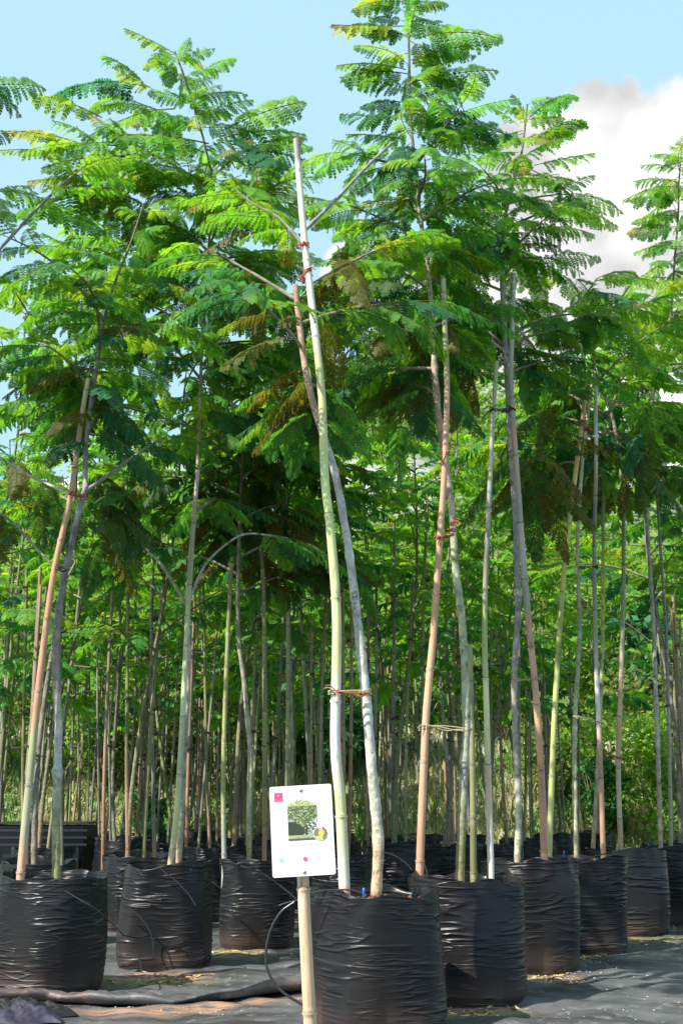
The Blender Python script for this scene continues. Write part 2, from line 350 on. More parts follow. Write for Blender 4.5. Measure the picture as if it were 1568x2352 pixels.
# ------------------------------------------------------------------ grow bags
BW, BH = .27, .56
def bag_mesh(seed, h=BH, w=BW, nt_=120, nz=190):
    r = np.random.default_rng(seed)
    th = np.linspace(0, 2 * math.pi, nt_, endpoint=False); z = np.linspace(0, 1, nz)
    TT, ZN = np.meshgrid(th, z)
    n = np.zeros_like(TT)
    def waves(k0, k1, m0, m1, cnt):
        a = np.zeros_like(TT)
        for _ in range(cnt):
            a += np.sin(r.integers(m0, m1 + 1) * TT * r.choice([-1, 1]) + r.uniform(k0, k1) * ZN + r.uniform(0, 6.3)) / math.sqrt(cnt)
        return a
    warp = .35 * waves(2, 9, 1, 4, 5)
    ridg = np.zeros_like(TT)
    for k in (70, 105, 160):
        ph = k * (ZN + .035 * warp) + r.uniform(0, 6) + .9 * waves(1, 6, 1, 5, 4)
        a = waves(3, 16, 1, 6, 6)
        ridg += (1 - np.abs(np.sin(ph * .5))) ** 2.6 * np.clip(a - .5, 0, 1.2) * 1.25 * (70 / k) ** 1.1
    msk = smooth(ZN, .02, .15) * (1 - .85 * smooth(ZN, .62, .8)) * (.35 + .65 * smooth(waves(1, 4, 1, 3, 4), -.6, .5))
    disp = .0075 * ridg * msk
    big = .017 * waves(1, 4, 1, 4, 4)
    vert = .006 * waves(0, 2, 7, 15, 5) * (smooth(ZN, .8, 1.) + .15)
    sq = 1 + .045 * np.cos(4 * TT + r.uniform(0, 6)) + .02 * np.cos(2 * TT + r.uniform(0, 6))
    prof = 1 - .05 * np.exp(-(ZN / .05) ** 2) + r.uniform(0, .05) * np.sin(ZN * math.pi) + r.uniform(-.05, .03) * smooth(ZN, .7, 1) + r.uniform(-.05, .04) * (1 - ZN)
    R = w * sq * prof * .97 + disp + big + vert
    rimh = .013 * waves(0, 0, 1, 3, 3)[0:1] + .012 * waves(0, 0, 4, 9, 4)[0:1]
    Zh = ZN * h + rimh * smooth(ZN, .85, 1)
    # fold-over lip going inward and down
    k = 9; lipR = []; lipZ = []
    for q in range(1, k + 1):
        t = q / k
        lipR.append(R[-1] - .018 * math.sin(t * math.pi * .55) - .004 * t); lipZ.append(Zh[-1] + .006 * math.sin(t * math.pi) - .10 * t * t)
    R = np.vstack([R, lipR]); Zh = np.vstack([Zh, lipZ]); TT = np.vstack([TT, np.tile(th, (k, 1))])
    V = np.stack([R * np.cos(TT), R * np.sin(TT), Zh], -1).reshape(-1, 3)
    nr = len(R); i = np.arange(nr - 1)[:, None] * nt_; j = np.arange(nt_)[None]; jk = (j + 1) % nt_
    F = np.stack([i + j, i + jk, i + nt_ + jk, i + nt_ + j], -1).reshape(-1, 4)
    col = np.tile((.010, .010, .011), (len(V), 1)).astype(float)
    zz = V[:, 2]; ang = np.arctan2(V[:, 1], V[:, 0])
    dust = (1 - smooth(zz, .02, .16)) * (0.4 + .6 * (np.sin(ang * 3 + seed) > 0.1)) + .25 * (1 - smooth(zz, .1, .4)) * (np.sin(ang * 5 + seed * 2) + 1) / 2
    dust = (dust * .34)[:, None]
    col = col * (1 - dust) + np.array((.16, .105, .085)) * dust
    return V, F, col, th, w
def soil_mesh(mb, w, z0, seed):
    r = np.random.default_rng(seed); n = 40; rr = np.linspace(0, 1, 14)
    th = np.linspace(0, 2 * math.pi, n, endpoint=False)
    V = [[0, 0, z0 + .02]]
    for q in rr[1:]:
        for a in th: V.append([q * w * math.cos(a), q * w * math.sin(a), z0 + .02 * (1 - q) + .012 * r.normal()])
    F = []
    for k in range(len(rr) - 2):
        for a in range(n): F.append([1 + k * n + a, 1 + k * n + (a + 1) % n, 1 + (k + 1) * n + (a + 1) % n, 1 + (k + 1) * n + a])
    V = np.array(V); mb.add(V, np.array(F)[:, ::-1] if False else F, (.20, .09, .06))
    T = [[0, 1 + a, 1 + (a + 1) % n] for a in range(n)]; mb.v; mb.f.append(np.array(T) + mb.n - len(V))
BAG = []
for s in range(6):
    V, F, c_, th, w = bag_mesh(100 + s, h=BH + .012 * (s % 3))
    b = MB(); b.add(V, F, c_); b2 = MB(); soil_mesh(b2, BW - .045, .502, s)
    BAG.append((b, b2))
bag_first = {}
def grow_bag(x, y, variant, rot, label, group='black grow bags in rows', hs=1.0, wd=1.0):
    root = empty('grow_bag', (x, y, .012)); root.rotation_euler.z = rot; root.scale = (wd, wd, hs)
    tag(root, label, 'grow bag', group)
    if variant not in bag_first:
        a = BAG[variant][0].build('sleeve', M_poly, root); s = BAG[variant][1].build('soil', M_soil, root)
        bag_first[variant] = (a, s)
    else:
        for src in bag_first[variant]:
            o = src.copy(); C.objects.link(o); o.parent = root
    return root
def bag_at(px, ybot):
    p = G(px, ybot); Y = p[1] + BW; return P(px, 2050, Y)[0], Y

# ------------------------------------------------------------------ stems and stakes
def bamboo(mb, pts, r0, r1, stops, seed, node=.24, sides=12):
    """culm with swollen nodes; pts from base to top; stops: (t, colour) along it"""
    r = np.random.default_rng(seed)
    p = catmull(pts, .02); seg = np.concatenate([[0], np.cumsum(np.linalg.norm(np.diff(p, axis=0), axis=1))]); Ltot = seg[-1]
    nodes = []; q = r.uniform(.05, node)
    while q < Ltot: nodes.append(q); q += node * r.uniform(.85, 1.2)
    extra = np.array([q + o for q in nodes for o in (-.012, -.004, 0, .005, .014)])
    s = np.unique(np.clip(np.concatenate([seg, extra]), 0, Ltot))
    pp = np.stack([np.interp(s, seg, p[:, k]) for k in range(3)], -1)
    t = s / Ltot; rad = r0 + (r1 - r0) * t; col = hexlerp(stops, t)
    for qn, q in enumerate(nodes):
        dd = s - q
        rad = rad * (1 + .19 * np.exp(-(dd / .007) ** 2) - .05 * np.exp(-((dd - .014) / .008) ** 2))
        ringc = np.exp(-((dd - .006) / .004) ** 2)[:, None]; col = col * (1 - .7 * ringc)
        bloom = np.exp(-((dd + .018) / .012) ** 2)[:, None]; col = col * (1 - .25 * bloom) + np.array((.6, .58, .5)) * .25 * bloom
    # each internode has a tint of its own
    idx = np.searchsorted(nodes, s); tn = r.uniform(.86, 1.12, len(nodes) + 2); col = col * tn[idx][:, None]
    bend = np.zeros_like(pp); bend[:, 0] = .003 * np.sin(idx * 2.3 + seed); pp = pp + bend * 0
    tube(mb, pp, rad, col, sides)
def stem(mb, pts, r0, r1, stops, seed, sides=10, step=.035):
    r = np.random.default_rng(seed); p = catmull(pts, step)
    t = np.linspace(0, 1, len(p)); rad = (r0 + (r1 - r0) * t) * (1 + .05 * r.normal(size=len(p)))
    for q in r.uniform(0, 1, 14): rad = rad * (1 + .16 * np.exp(-((t - q) / .006) ** 2))
    col = hexlerp(stops, t) * r.uniform(.82, 1.15, (len(p), 1))
    tube(mb, p, rad, col, sides, wob=.03)
def tie(parent, p, q, r, colr, seed, loops=3):
    """twine wound round the stake at p, round the stem at q and strung between"""
    rr = np.random.default_rng(seed); mb = MB(); a = np.linspace(0, 2 * math.pi, 15)
    for c, n in ((p, loops), (q, max(2, loops - 1))):
        for k in range(n):
            dz = (k - n / 2) * .006; tilt = rr.uniform(-.35, .35)
            pts = np.stack([c[0] + (r + .003) * np.cos(a), c[1] + (r + .003) * np.sin(a), c[2] + dz + tilt * r * np.cos(a)], -1)
            tube(mb, pts, .0032, colr, 5)
    for k in range(3):
        t = np.linspace(0, 1, 9)[:, None]; m = p * (1 - t) + q * t
        m[:, 2] += .008 * np.sin(t[:, 0] * 3.1 * (k + 1)) * rr.uniform(-1, 1) - .004 * k; m[:, 1] += (k - 1) * r
        tube(mb, m, .003, colr, 5)
    for k in range(2):                                             # loose ends
        e = p + np.array([rr.uniform(-.05, .05), -.01, rr.uniform(-.04, .02)])
        t = np.linspace(0, 1, 6)[:, None]; m = p * (1 - t) + e * t; m[:, 1] -= r + .004; m[:, 2] += .012 * np.sin(t[:, 0] * 3)
        tube(mb, m, .0028, colr, 5)
    return mb.build('tie', M_twine, parent)

# ------------------------------------------------------------------ fronds
def template(npin, nleaf, seed):
    r = np.random.default_rng(seed); V = []; F = []; K = []; U = []
    def quad(a, b, c, d, k, u):
        n = len(V); V.extend([a, b, c, d]); F.append([n, n + 1, n + 2, n + 3]); K.extend([k] * 4); U.extend([u] * 4)
    nr = 6
    for q in range(nr):
        a, b = q / nr, (q + 1) / nr; w = .007
        quad((a, -w, 0), (b, -w, 0), (b, w, .0), (a, w, .0), 2., 0)
        quad((a, 0, -w), (b, 0, -w), (b, 0, w), (a, 0, w), 2., 0)
    for i in range(npin):
        u = .13 + .86 * (i + .5) / npin + r.normal() * .004
        for s in (-1, 1):
            if r.random() < .03: continue
            ln = .235 * (math.sin(math.pi * min(1, (u - .02) * .93 + .10)) ** .62) * r.uniform(.88, 1.08)
            an = math.radians(66 - 26 * u + r.normal() * 4); ca, sa = math.cos(an), math.sin(an)
            dr = r.uniform(.25, 1.0); kk = r.uniform(.85, 1.15); tw = r.normal() * .30
            def pt(t, o):  # t along the pinna, o across it
                return (u + ca * ln * t + sa * o, s * (sa * ln * t - ca * o), -dr * ln * t * t * .9 + .04 * ln * t + o * tw)
            hw = (.455 if nleaf > 0 else .47) * .86 / npin * 1.15
            if nleaf == 0:
                a, b, c, d = pt(0, 0), pt(.45, hw), pt(1, 0), pt(.45, -hw); quad(a, b, c, d, kk, u)
            elif nleaf < 0:
                for (t0, t1, w0, w1) in ((0, .35, .45, 1), (.35, .75, 1, .8), (.75, 1, .8, .15)):
                    quad(pt(t0, -hw * w0), pt(t1, -hw * w1), pt(t1, hw * w1), pt(t0, hw * w0), kk, u)
            else:
                n = nleaf
                for l in range(n):                                  # leaflet pairs, each a short blade either side of the pinna's midrib
                    t0 = l / n; wd = hw * 1.12 * (min(1, .55 + t0 * 2.2)) * (1 if t0 < .62 else 1 - (t0 - .62) * 1.7)
                    dt = .93 / n
                    for o in (-1, 1):
                        w_ = wd * r.uniform(.86, 1.12) * o; sl_ = .55 * abs(w_) / ln; dz = r.normal() * .003
                        q = [pt(t0, 0), pt(t0 + sl_, w_), pt(t0 + sl_ + dt * .72, w_ * .96), pt(t0 + dt, 0)]
                        q[1] = (q[1][0], q[1][1], q[1][2] + dz); q[2] = (q[2][0], q[2][1], q[2][2] + dz)
                        quad(*q, kk * r.uniform(.88, 1.12), u)
    return np.array(V), np.array(F), np.array(K), np.array(U)
TPL = {0: [template(11 + s % 5, 7, s) for s in range(9)], 1: [template(10 + s % 4, -1, 20 + s) for s in range(8)], 2: [template(11, 0, 40 + s) for s in range(4)]}
LIT = (.135, .33, .028); MID = (.066, .225, .042); BLUE = (.034, .155, .070); LIME = (.20, .335, .03); RUST = (.25, .215, .055); OLV = (.10, .115, .022); DARK = (.045, .12, .030); FRESH = (.11, .30, .055)  # LIT carries sunlight, OLV and DARK crown shade, besides leaf age
RACH = np.array((.16, .12, .05))
def frond(mb, p0, d, L, droop, col, lod=1, tip=None, roll=0., nu=None):
    """p0 base, d direction (unit), L length, droop as a share of L at the tip"""
    tl = TPL[lod]; V, F, K, U = tl[rng.integers(len(tl))]
    d = np.asarray(d, float); d = d / np.linalg.norm(d)
    u = V[:, 0:1]; zh = np.array([0, 0, 1.])
    sb = rng.normal() * .2; side0 = unit(np.cross(d, zh + 1e-6))
    Cu = p0 + L * (d * u - droop * u * u * zh + side0 * sb * u * u)
    T = unit(d - 2 * droop * u * zh + 2 * sb * u * side0)
    S = unit(np.cross(T, zh)); N = np.cross(S, T)
    cr_, sr_ = math.cos(roll), math.sin(roll); S2 = S * cr_ + N * sr_; N2 = N * cr_ - S * sr_
    W = Cu + L * (V[:, 1:2] * S2 + V[:, 2:3] * N2)
    c = np.array(col)[None] * K[:, None] * rng.uniform(.9, 1.1)
    if tip is not None:
        t = smooth(U, .45, 1.0)[:, None]; c = c * (1 - t) + np.array(tip)[None] * t
    c = np.where(K[:, None] > 1.9, RACH[None], c)
    mb.add(W, F, c)
def pick(w):
    names = list(w); p = np.array([w[k] for k in names], float); return names[rng.choice(len(names), p=p / p.sum())]
def varc(c, s=.12):
    c = np.array(c) * rng.uniform(1 - s, 1 + s); c[0] *= rng.uniform(.85, 1.18); return c
def fronds_on(mb, path, s0, spacing, Lr, lod, age, leader=False, density=1.):
    """alternate fronds along a branch path; age 0 fresh top .. 1 old inner, with crown shade put into the colour"""
    p = catmull(path, .03); seg = np.concatenate([[0], np.cumsum(np.linalg.norm(np.diff(p, axis=0), axis=1))]); Lt = seg[-1]
    s = s0 * Lt; k = rng.integers(2); az = rng.uniform(0, 6.28)
    while s < Lt:
        t = s / Lt; q = np.array([np.interp(s, seg, p[:, a]) for a in range(3)])
        i = min(len(p) - 2, int(np.searchsorted(seg, s))); T = unit(p[i + 1] - p[i])
        ag = age(q, t) if callable(age) else age
        if leader:
            az += 2.4 + rng.normal() * .3; d = np.array([math.cos(az), math.sin(az), rng.uniform(.15, .55) - .35 * ag]); L = Lr * (1.05 - .45 * max(0, t - .75) / .25) * rng.uniform(.75, 1.12)
        else:
            h = np.array([T[0], T[1], 0]); h = unit(h + 1e-9); sd = np.array([-h[1], h[0], 0]) * (1 if k % 2 else -1)
            d = h * rng.uniform(.5, 1.) + sd * rng.uniform(.5, 1.0); d = unit(d); d[2] = rng.uniform(.05, .45) - .30 * ag; L = Lr * rng.uniform(.7, 1.12)
        k += 1
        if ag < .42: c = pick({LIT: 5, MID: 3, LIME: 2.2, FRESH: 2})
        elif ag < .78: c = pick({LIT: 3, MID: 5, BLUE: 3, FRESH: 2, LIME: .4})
        else: c = pick({MID: 1.2, BLUE: 2, OLV: 3.4, DARK: 3.4})  # old inner fronds: crown shade is mixed into the leaf colour
        tip = RUST if (ag < .25 and rng.random() < .18) else (LIT if rng.random() < .3 else None)
        if rng.random() < density:
            frond(mb, q, d, L, rng.uniform(.14, .40) + .30 * ag, varc(c), lod, tip, rng.normal() * .25)
        s += spacing * rng.uniform(.7, 1.3)
    if not leader:
        T = unit(p[-1] - p[-3]); T[2] = max(-.3, min(T[2], .4)); ag = age(p[-1], 1) if callable(age) else age
        frond(mb, p[-1], T, Lr, .3 + .4 * ag, varc(LIT if ag < .4 else MID), lod, None, 0)

def side_branch(q, az, up, L, sag, n=6):
    d = np.array([math.cos(az) * math.cos(up), math.sin(az) * math.cos(up), math.sin(up)])
    t = np.linspace(0, 1, n)[:, None]; wv = rng.normal(size=3) * .05
    return q + L * (d * t - np.array([0, 0, sag]) * t * t + wv * np.sin(t * 3.1))

# ------------------------------------------------------------------ near trees, traced one by one
def hero_tree(label, Y, trunk, r0, r1, stops, leader=None, explicit_branches=(), auto=(), fronds_px=(), lod=0, dY=0.0, top_age=0., group='young trees planted in black bags',
              frL=.40, lead_from=.15, lead_sp=.055, seed=1, lean=0., hang=()):
    """trunk/leader: pixel polylines (base first) at depth Y; auto: (n, zlow, zhigh, len_low, len_high)"""
    root = empty('nursery_tree'); tag(root, label, 'tree', group)
    def path(px): return [P(x, y, Y + (dY * (2000 - y) / 2000.)) for x, y in px]
    tp = path(trunk); base = tp[0].copy(); base[2] = .44; tp = [base] + tp
    mb = MB(); stem(mb, tp, r0, r1, stops, seed)
    if leader is not None:
        lp = [tp[-1]] + path(leader) if np.linalg.norm(path(leader)[0] - tp[-1]) < 1.2 else path(leader)
        stem(mb, lp, r1 * .85, .006, [(0, stops[-1][1]), (1, (.14, .15, .06))], seed + 3, sides=8)
    else: lp = None
    mb.build('trunk', M_bark, root)
    cb = MB(); spine = catmull(tp + (lp[1:] if lp is not None else []), .03)
    ztop = spine[:, 2].max()
    zlo = min([a[1] for a in auto] + [ztop - 1])
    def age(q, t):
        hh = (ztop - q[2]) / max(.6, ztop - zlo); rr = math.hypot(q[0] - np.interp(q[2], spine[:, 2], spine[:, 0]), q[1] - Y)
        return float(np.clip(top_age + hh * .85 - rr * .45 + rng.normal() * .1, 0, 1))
    if lp is not None: fronds_on(cb, lp, lead_from, lead_sp, frL, lod, age, leader=True)
    for br in explicit_branches:
        pts, ra, rb, fr = br[0], br[1], br[2], br[3]; dy = br[4] if len(br) > 4 else 0.
        n = len(pts); pp = [P(x, y, Y + dY * (2000 - y) / 2000. + dy * k / max(1, n - 1)) for k, (x, y) in enumerate(pts)]
        m = MB(); stem(m, pp, ra, rb, [(0, br[5] if len(br) > 5 else (.34, .32, .27)), (1, tuple(.75 * q_ for q_ in (br[5] if len(br) > 5 else (.28, .26, .18))))], seed + 7, sides=8); m.build('branch', M_bark, root)
        if fr: fronds_on(cb, pp, fr, .075, frL, lod, age)
    for (n, zl, zh, l0, l1) in auto:
        az = rng.uniform(0, 6.28)
        for k in range(n):
            z = zl + (zh - zl) * (k + rng.uniform(0, .8)) / n; i = int(np.argmin(np.abs(spine[:, 2] - z))); az += 2.4 + rng.normal() * .25
            if math.sin(az) < -.35 and z < zh - .35 * (zh - zl) : az = -az
            L = l0 + (l1 - l0) * (z - zl) / max(.01, zh - zl)
            pp = side_branch(spine[i], az, rng.uniform(.35, .8), L * rng.uniform(.8, 1.15), rng.uniform(.15, .45))
            m = MB(); stem(m, pp, .011, .004, [(0, (.26, .24, .18)), (1, (.16, .16, .07))], seed + k, sides=6, step=.06); m.build('branch', M_bark, root)
            fronds_on(cb, pp, .18, .075, frL * .95, lod, age)
    for f in fronds_px:
        x0, y0, x1, y1, c = f[:5]; dy0, dy1 = (f[5], f[6]) if len(f) > 6 else (0, rng.uniform(-.15, .15)); dr = f[7] if len(f) > 7 else .22
        Yb = Y + dY * (2000 - y0) / 2000.; a = P(x0, y0, Yb + dy0); b = P(x1, y1, Yb + dy1); L = np.linalg.norm(b - a)
        frond(cb, a, (b - a) / L + np.array([0, 0, dr]), L * np.linalg.norm((b - a) / L + np.array([0, 0, dr])) ** 0, dr, varc(c, .06), lod, RUST if (c in (LIME,) and rng.random() < .5) else None, rng.uniform(-.2, .5))
    for (x, y, n, sx_, sy_) in hang:                                # old drooping fronds in dense hanging clumps; deep shade put into their dark colours
        for _ in range(n):
            a = P(x + rng.normal() * sx_, y + rng.normal() * sy_, Y + dY + rng.uniform(.22, .7)); az = rng.uniform(0, 6.28)
            frond(cb, a, np.array([math.cos(az), math.sin(az), rng.uniform(-.5, .1)]), frL * rng.uniform(.7, 1.1), rng.uniform(.5, 1.0), varc(pick({DARK: 4, OLV: 3, BLUE: 1.5})), 0, None, rng.normal() * .3)
    if cb.n: cb.build('crown', M_leaf, root)
    rebase(root, (base[0], base[1], .47)); return root

def stake(label, Y, pts, r0, r1, stops, ties=(), seed=1, node=.24, dY=0., group='bamboo stakes tied to the trees'):
    root = empty('bamboo_stake'); tag(root, label, 'stake', group)
    pp = [P(x, y, Y + dY * (2000 - y) / 2000.) for x, y in pts]; base = pp[0].copy(); base[2] = .38
    mb = MB(); bamboo(mb, [base] + pp, r0, r1, stops, seed, node); mb.build('culm', M_bamboo, root)
    for k, (x0, y0, x1, y1, c) in enumerate(ties):
        Yk = Y + dY * (2000 - y0) / 2000.
        tie(root, P(x0, y0, Yk), P(x1, y1, Yk), r0 + (r1 - r0) * (2000 - y0) / 1700. if y0 > 300 else r1, c, seed + k)
    rebase(root, (base[0], base[1], .47)); return root
RT = (.38, .15, .09); YT = (.42, .36, .22); DT = (.10, .09, .08)

bagpos = {}
for k, (px, yb, v, rot, lab) in enumerate([
    (867, 2392, 0, .4, 'largest black grow bag beside the sign pole, wrinkled all down its front'),
    (1071, 2320, 1, 2.2, 'black grow bag touching the right side of the large front bag'),
    (1214, 2247, 2, 1.1, 'third black grow bag of the front row, shiny creases on its left side'),
    (1336, 2199, 3, 3.3, 'fourth black grow bag of the front row, in deep shade'),
    (1437, 2157, 4, 5.0, 'fifth black grow bag of the front row, with yellow litter at its foot'),
    (1560, 2133, 5, .9, 'black grow bag cut by the right edge of the photo'),
    (125, 2302, 4, 2.9, 'black grow bag in the lower left corner behind the mat fold'),
    (385, 2237, 5, 4.2, 'black grow bag standing on mossy soil left of the sign'),
    (592, 2190, 3, .2, 'shaded black grow bag directly behind the sign pole')]):
    x, Y = bag_at(px, yb); bagpos[k] = (x, Y); grow_bag(x, Y, v, rot, lab, hs=1.0 + (.04 if 1 < k < 6 else 0), wd=1.09 if 0 < k < 6 else 1.0)
YR = [bagpos[k][1] for k in range(9)]

# --- front right bag: the tree by the sign and its tall pale stake
stake('tallest pale green bamboo stake rising from the large front bag', YR[0] - .04, [(792, 2075), (782, 1850), (770, 1700), (773, 1420), (757, 1200), (746, 1100), (738, 900), (716, 700), (700, 560), (688, 420), (680, 320)],
      .0255, .0155, [(0, TAN), (.045, TAN), (.055, WHITE), (.14, PALE), (.20, WHITE), (.27, WHITE), (.30, PALE), (.50, (.50, .55, .24)), (.68, PALE), (.72, (.75, .72, .62)), (.85, (.70, .60, .50)), (.965, (.66, .60, .54)), (.97, (.33, .30, .28)), (1, (.36, .33, .30))],
      [(700, 562, 690, 565, RT), (706, 622, 690, 640, RT), (770, 1588, 838, 1592, RT), (767, 1590, 838, 1587, YT)], seed=3, node=.45)
hero_tree('tree with pale grey trunk leaning left behind the tall pale stake', YR[0] + .03, [(862, 2070), (868, 1930), (853, 1760), (838, 1580), (820, 1420), (800, 1260), (772, 1100), (742, 1000), (720, 930), (700, 840), (685, 720), (679, 655)],
          .026, .014, [(0, (.60, .36, .2)), (.10, (.55, .42, .28)), (.14, (.56, .52, .42)), (.3, (.56, .54, .50)), (.6, (.50, .48, .44)), (.7, (.44, .43, .40)), (.78, (.46, .34, .26)), (1, (.40, .27, .19))],
          explicit_branches=[([(688, 540), (760, 470), (840, 385), (900, 328)], .011, .007, 0, .2, (.30, .29, .29)), ([(682, 690), (610, 645), (540, 605), (470, 565)], .011, .006, .25, .35, (.20, .19, .14)),
                             ([(700, 660), (760, 625), (830, 590), (930, 545)], .008, .005, .35, .3), ([(693, 560), (640, 500), (585, 470), (545, 440)], .008, .005, .2, .6, (.18, .17, .13))],
          hang=[(610, 660, 8, 50, 50), (800, 640, 7, 40, 50)], auto=[(5, 2.7, 3.3, .7, .65)], top_age=.68, seed=5)
# --- second bag: orange stake and the tall spire
stake('orange brown bamboo stake crossing the trunk above the second front bag', YR[1] - .05, [(962, 2045), (975, 1700), (985, 1560), (996, 1440), (1010, 1230), (1019, 1100), (1026, 900), (1022, 780), (1017, 640)],
      .021, .0145, [(0, TAN2), (.25, (.66, .40, .26)), (.45, TAN), (.6, PINK), (.8, (.5, .3, .2)), (.85, OLIVE), (1, (.3, .3, .2))], [(1025, 1040, 1015, 1062, TAN), (1010, 1235, 1032, 1228, RT), (978, 1668, 1072, 1675, YT), (1042, 1200, 1036, 1216, RT)], seed=7, node=.42)
T1L = [(983, 620), (962, 480), (957, 400), (944, 300), (940, 200), (938, 100), (934, 0), (930, -60)]
hero_tree('tallest tree, a narrow spire reaching the top edge of the photo', YR[1] + .08, [(1055, 2020), (1066, 1750), (1070, 1650), (1062, 1450), (1045, 1300), (1035, 1150), (1012, 1000), (1000, 880), (990, 720)],
          .024, .016, [(0, (.40, .30, .18)), (.08, OLIVE), (.2, (.34, .35, .27)), (.45, (.42, .46, .28)), (.6, (.36, .38, .24)), (.75, (.40, .26, .20)), (1, (.36, .34, .24))], leader=T1L,
          hang=[(900, 700, 8, 50, 50), (960, 470, 6, 30, 40)], auto=[(20, 3.05, 4.7, .85, .42)],
          fronds_px=[(925, 5, 800, 8, LIME), (940, 20, 1015, 15, LIME), (930, 60, 765, 95, LIME), (950, 90, 1155, 62, LIT), (935, 85, 792, 45, DARK), (932, 160, 765, 142, LIT), (940, 170, 770, 175, MID, 0, .2), (948, 140, 1090, 105, LIT),
                     (945, 190, 1145, 172, MID), (940, 195, 1010, 150, LIT, -.05, -.35), (935, 235, 820, 245, MID), (930, 275, 775, 290, BLUE), (950, 230, 1065, 222, MID, 0, -.2), (950, 260, 1130, 300, MID), (945, 250, 1150, 330, BLUE, 0, .15),
                     (925, 320, 790, 320, MID), (940, 330, 900, 400, BLUE, 0, -.3), (945, 40, 930, -30, LIME), (930, 50, 840, 30, MID), (950, 110, 1080, 130, MID), (955, 150, 1060, 190, MID, 0, -.25)],
          seed=9, lead_sp=.05, frL=.40, top_age=.05)
stake('straight green bamboo stake at the right rim of the second front bag', YR[1] + .17, [(1127, 2012), (1117, 1650), (1112, 1420), (1121, 1180), (1132, 950), (1140, 830)], .018, .012, [(0, WHITE), (.1, WHITE), (.2, (.62, .45, .33)), (.35, PALE), (.5, GREEN), (.62, DKGREY), (.7, (.4, .4, .34)), (1, (.33, .34, .17))], [(1130, 940, 1160, 940, DT)], seed=12, node=.5)
stake('short olive bamboo stake close behind the spire tree trunk', YR[1] + .2, [(1087, 2020), (1085, 1800), (1080, 1600), (1078, 1480)], .018, .015, [(0, (.45, .3, .15)), (.1, OLIVE), (1, (.3, .32, .16))], seed=13)
# --- third bag
stake('stake tan below and grey above, leaning left from the third front bag', YR[2] - .06, [(1250, 1997), (1243, 1800), (1230, 1600), (1212, 1420), (1200, 1280), (1187, 1100), (1176, 950), (1172, 860), (1176, 740), (1178, 630)],
      .022, .017, [(0, TAN2), (.15, TAN2), (.42, PINK), (.44, GREY), (.6, (.40, .36, .30)), (.72, PINK), (.74, GREY), (1, (.42, .42, .36))], [(1232, 1558, 1186, 1560, YT), (1176, 940, 1160, 942, DT)], seed=15, node=.4)
hero_tree('grey trunked tree with bare side limbs behind the tan and grey stake', YR[2] + .04, [(1187, 1992), (1190, 1850), (1181, 1650), (1182, 1520), (1189, 1400), (1186, 1290), (1180, 1150), (1170, 1000), (1163, 850), (1157, 740), (1152, 640)],
          .020, .016, [(0, TAN2), (.08, (.5, .5, .4)), (.2, GREY), (.6, (.33, .31, .33)), (1, (.5, .48, .46))], leader=[(1150, 560), (1170, 450), (1195, 360), (1205, 290), (1210, 240)],
          explicit_branches=[([(1172, 800), (1210, 775), (1270, 755), (1320, 735), (1390, 715)], .010, .005, .5, .1), ([(1150, 800), (1110, 775), (1050, 740)], .008, .005, 0, -.1, (.45, .40, .32)), ([(1172, 780), (1250, 740), (1330, 690), (1370, 640)], .008, .004, .5, .1),
                             ([(1150, 745), (1100, 690), (1060, 620), (1030, 560)], .009, .005, .4, .3, (.16, .14, .12)), ([(1148, 746), (1110, 742), (1068, 738)], .008, .005, 0, .1, (.55, .5, .42))],
          hang=[(1240, 1050, 16, 18, 75)], auto=[(20, 3.55, 4.95, .95, .45)],
          fronds_px=[(1195, 285, 1200, 200, LIT, 0, -.1), (1190, 290, 1130, 240, LIT), (1215, 270, 1350, 175, MID), (1230, 320, 1382, 238, MID), (1225, 380, 1368, 372, LIT), (1220, 390, 1350, 485, MID), (1190, 320, 1260, 328, LIME, 0, -.3), (1170, 420, 1070, 400, LIT), (1205, 270, 1250, 235, FRESH, 0, -.2),
                     (1185, 440, 1300, 520, BLUE), (1180, 430, 1090, 480, BLUE, 0, -.3), (1175, 500, 1290, 560, MID), (1150, 520, 1050, 590, BLUE, 0, -.4), (1160, 540, 1080, 620, BLUE, 0, -.4), (1200, 300, 1120, 330, MID), (1190, 350, 1110, 370, LIT)],
          seed=17, top_age=.05)
# --- fourth bag
stake('yellow green bamboo stake leaning right above the fourth front bag', YR[3] - .05, [(1260, 1972), (1268, 1750), (1275, 1600), (1291, 1350), (1310, 1170), (1331, 1010), (1348, 870)], .021, .0155, [(0, (.5, .46, .25)), (.2, GREEN), (.4, (.5, .52, .2)), (.42, (.22, .24, .08)), (.55, GREEN), (.58, YEL), (.72, (.50, .50, .15)), (.75, (.66, .45, .15)), (1, (.66, .42, .2))], [(1335, 968, 1352, 985, RT), (1345, 985, 1332, 975, RT)], seed=19, node=.45)
hero_tree('slender pale trunk winding up between the yellow and the silver stakes', YR[3] + .05, [(1322, 1975), (1318, 1700), (1328, 1500), (1330, 1420), (1325, 1250), (1335, 1080), (1348, 960), (1358, 890)], .018, .011, [(0, (.5, .33, .2)), (.12, (.5, .5, .3)), (.3, (.45, .48, .28)), (.5, GREY), (.8, (.5, .5, .3)), (1, (.6, .55, .4))],
          leader=[(1365, 800), (1380, 740), (1420, 690), (1450, 650)], hang=[(1440, 1020, 16, 40, 40)], auto=[(11, 3.3, 4.1, .95, .8)], top_age=.22, seed=21,
          explicit_branches=[([(1375, 910), (1420, 925), (1460, 935), (1510, 960)], .008, .004, .3, .1), ([(1385, 705), (1430, 720), (1480, 700), (1530, 660)], .008, .004, .2, .1)])
